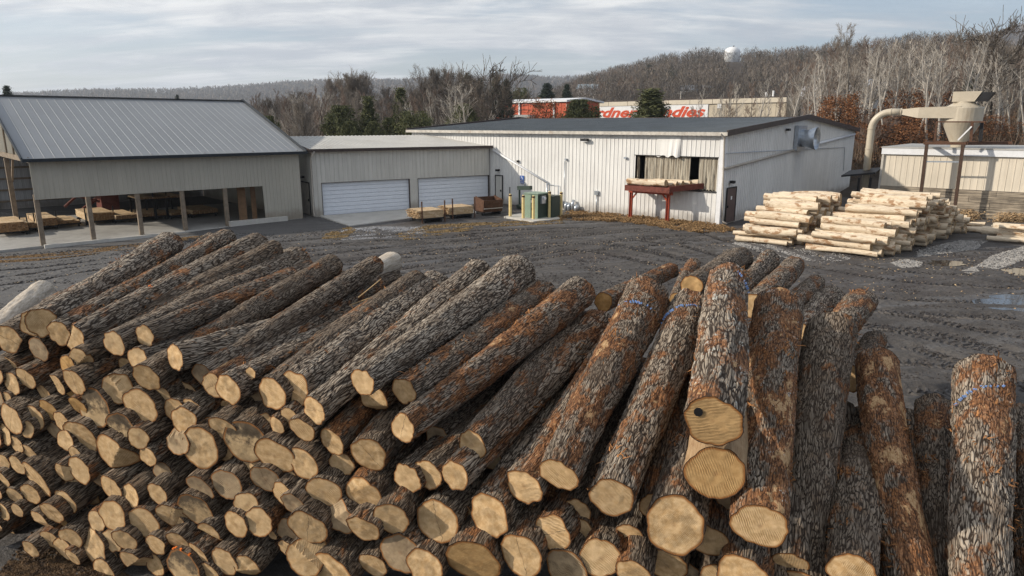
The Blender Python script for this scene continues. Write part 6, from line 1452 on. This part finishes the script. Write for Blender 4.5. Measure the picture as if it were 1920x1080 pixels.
def place_text(txt, O, right, upv, width, hgt, mat, parent, name, nrm, wrap=None, bold=.03, shear=.35):
    me = textmesh(txt, bold, shear); n = len(me.vertices); V = np.empty(n*3, np.float32); me.vertices.foreach_get('co', V); V = V.reshape(-1, 3); lo, hi = V.min(0), V.max(0)
    X = (V[:, 0]-lo[0])/(hi[0]-lo[0])*width; Y_ = (V[:, 1]-lo[1])/(hi[1]-lo[1])*hgt
    if wrap is None: Pn = O+X[:, None]*right+Y_[:, None]*upv+V[:, 2:3]*nrm
    else:
        c_, r_ = wrap; an = (X-width/2)/r_; Pn = c_+r_*(1.0+V[:, 2:3]*.02)*(np.cos(an)[:, None]*nrm+np.sin(an)[:, None]*right)+Y_[:, None]*upv
    Pn = Pn-np.array(parent.location); me.vertices.foreach_set('co', Pn.astype(np.float32).ravel()); me.materials.clear(); me.materials.append(mat); me.update(); me.name = name
    ob = bpy.data.objects.new(name, me); link(ob, parent); return ob
# letter heights: d/l ascender at px 203, base 221
sR, sLf = onw(F0, dM, 1323, 215)[0], onw(F0, dM, 1084, 215)[0]; zbs = onw(F0, dM, 1285, 219.6)[1]; zas = onw(F0, dM, 1290, 198.6)[1]
place_text('Gardner Candies', F0+dM*sLf+nM*.2+up*zbs, -dM, up, sLf-sR, zas-zbs, M_letter, fac, 'sign_letters', nM, bold=.035)
for x in (1353,): s_ = onw(F0, dM, x, 198)[0]; q = MB(); q.obox(F0+dM*s_+nM*.1+up*onw(F0, dM, x, 203)[1], dM*.9, nM*.1, up*1.0); q.build('window', M_sgn, fac)
for x, h_ in ((1430, 1.2), (1443, 1.5)): s_ = onw(F0, dM, x, 185)[0]; q = MB(); q.tube([F0+dM*s_+eM*2+up*(zF-.3), F0+dM*s_+eM*2+up*(zF+h_)], .22, 8); q.build('roof_vent', M_wtrim, fac)
# water tower
Tc = atY(1371, 125, 560.0); rT = 13.8*560/1316; tb0 = Tc*A3(1, 1, 0); zt_ = atY(1371, 87.5, 560.)[2]; zb_ = hz(Tc[0], Tc[1])
wt = empty('water_tower', tb0+up*zb_, 'white domed standpipe water tower on the wooded hill', 'water tower')
q = MB(); q.lathe(tb0, [(zb_-3, rT), (zt_-3.4, rT), (zt_-2.3, rT*.93), (zt_-1.2, rT*.74), (zt_-.4, rT*.42), (zt_, .3)], 36); q.build('tank', plain('tower white', (.78, .79, .80), .4, var=.04), wt, smooth=True)
q = MB(); q.lathe(tb0+A3(.8, 0, 0), [(zt_-.3, .5), (zt_+.7, .5)], 10); q.build('roof_vent', M_blk, wt)
nt_ = unit(-tb0); rt_ = A3(-nt_[1], nt_[0], 0)
place_text('TYRONE', None, -rt_ if rt_[0] < 0 else rt_, up, rT*1.5, 2.2, M_grayb, wt, 'tower_letters', nt_, wrap=(tb0+up*(zt_-7.0), rT*1.012), shear=0, bold=.0)
# hill houses
M_hw = plain('house white', (.66, .67, .68), .6, var=.05); M_hr = plain('house roof', (.16, .17, .19), .7); M_hb = plain('house blue roof', (.28, .36, .42), .6); M_win = plain('dark window', (.03, .035, .045), .2)
def house(x, y, Y, w_, d_, h_, lab, rf=M_hr, wall=M_hw, ang=20):
    P_ = atY(x, y, Y); z0 = P_[2]; b = P_*A3(1, 1, 0)+up*(z0); o_ = empty('house', b, lab, 'house'); ux, uy = azd(90+ang), azd(ang)
    q = MB(); q.obox(b-ux*w_/2-up*4, ux*w_, uy*d_, up*(h_+4)); q.poly([b-ux*w_/2+up*h_, b-ux*w_/2+uy*d_+up*h_, b-ux*w_/2+uy*d_/2+up*(h_+d_*.3)], ux*w_); q.build('wall', wall, o_)
    q = MB(); rr = uy*d_*.56; 
    for s_, a_ in ((1, b-ux*(w_/2+.4)-uy*.4), (-1, b-ux*(w_/2+.4)+uy*(d_+.4))): q.obox(a_+up*(h_-.1), ux*(w_+.8), uy*s_*(d_/2+.4)+up*(d_*.3+.25), up*.25)
    q.build('roof', rf, o_)
    for k in range(3): q = MB(); q.obox(b-ux*w_/2+ux*w_*(.15+.28*k)-uy*.06+up*h_*.4, ux*w_*.12, uy*.05, up*h_*.35); q.build('window', M_win, o_)
house(1290, 186, 330, 9, 7, 4, 'small white house with porch above the candy sign')
house(1100, 176, 420, 12, 8, 3, 'low house with pale blue roof on the hillside left', M_hb)
house(1560, 208, 150, 12, 8, 2.6, 'low white building with pale roof in the wood right of the factory', M_wtrim)
house(1665, 196, 160, 13, 8, 3, 'pale roofed building glimpsed through the right hand wood', M_wtrim, ang=-10)
house(1330, 180, 340, 7, 6, 3, 'small house half hidden beside the white porch house')
for (x, yt, yb, Y, lab) in ((1277, 171, 200, 230, 'tall wooden utility pole with cross arm before the white porch house'), (1113, 181, 196, 240, 'utility pole above the red roof'), (1408, 172, 186, 300, 'far utility pole above the factory roof')):
    P_ = atY(x, yt, Y); q = MB(); z0 = hz(P_[0], P_[1]); b = P_*A3(1, 1, 0); q.tube([b+up*z0, b+up*P_[2]], .16, 8); q.beam(b+up*(P_[2]-.6)-azd(90)*1.2, b+up*(P_[2]-.6)+azd(90)*1.2, .14, .14)
    thing(q, 'utility_pole', M_tpale, lab, 'utility pole', origin=b+up*z0)
# ------------------------------------------------------------------ air
m = Mat('haze air'); pv = m.t.nodes.new('ShaderNodeVolumePrincipled'); pv.inputs['Density'].default_value = HAZE; pv.inputs['Color'].default_value = (.80, .88, 1, 1); pv.inputs['Anisotropy'].default_value = .3
m.t.links.new(pv.outputs[0], m.out.inputs['Volume'])
if HAZE > 0:
    q = MB(); q.obox(A3(-2620, -2620, -30), A3(5240, 0, 0), A3(0, 5240, 0), A3(0, 0, 350)); o = q.build('haze', m.m); tago(o, 'thin bluish winter haze over the valley', kind='stuff')
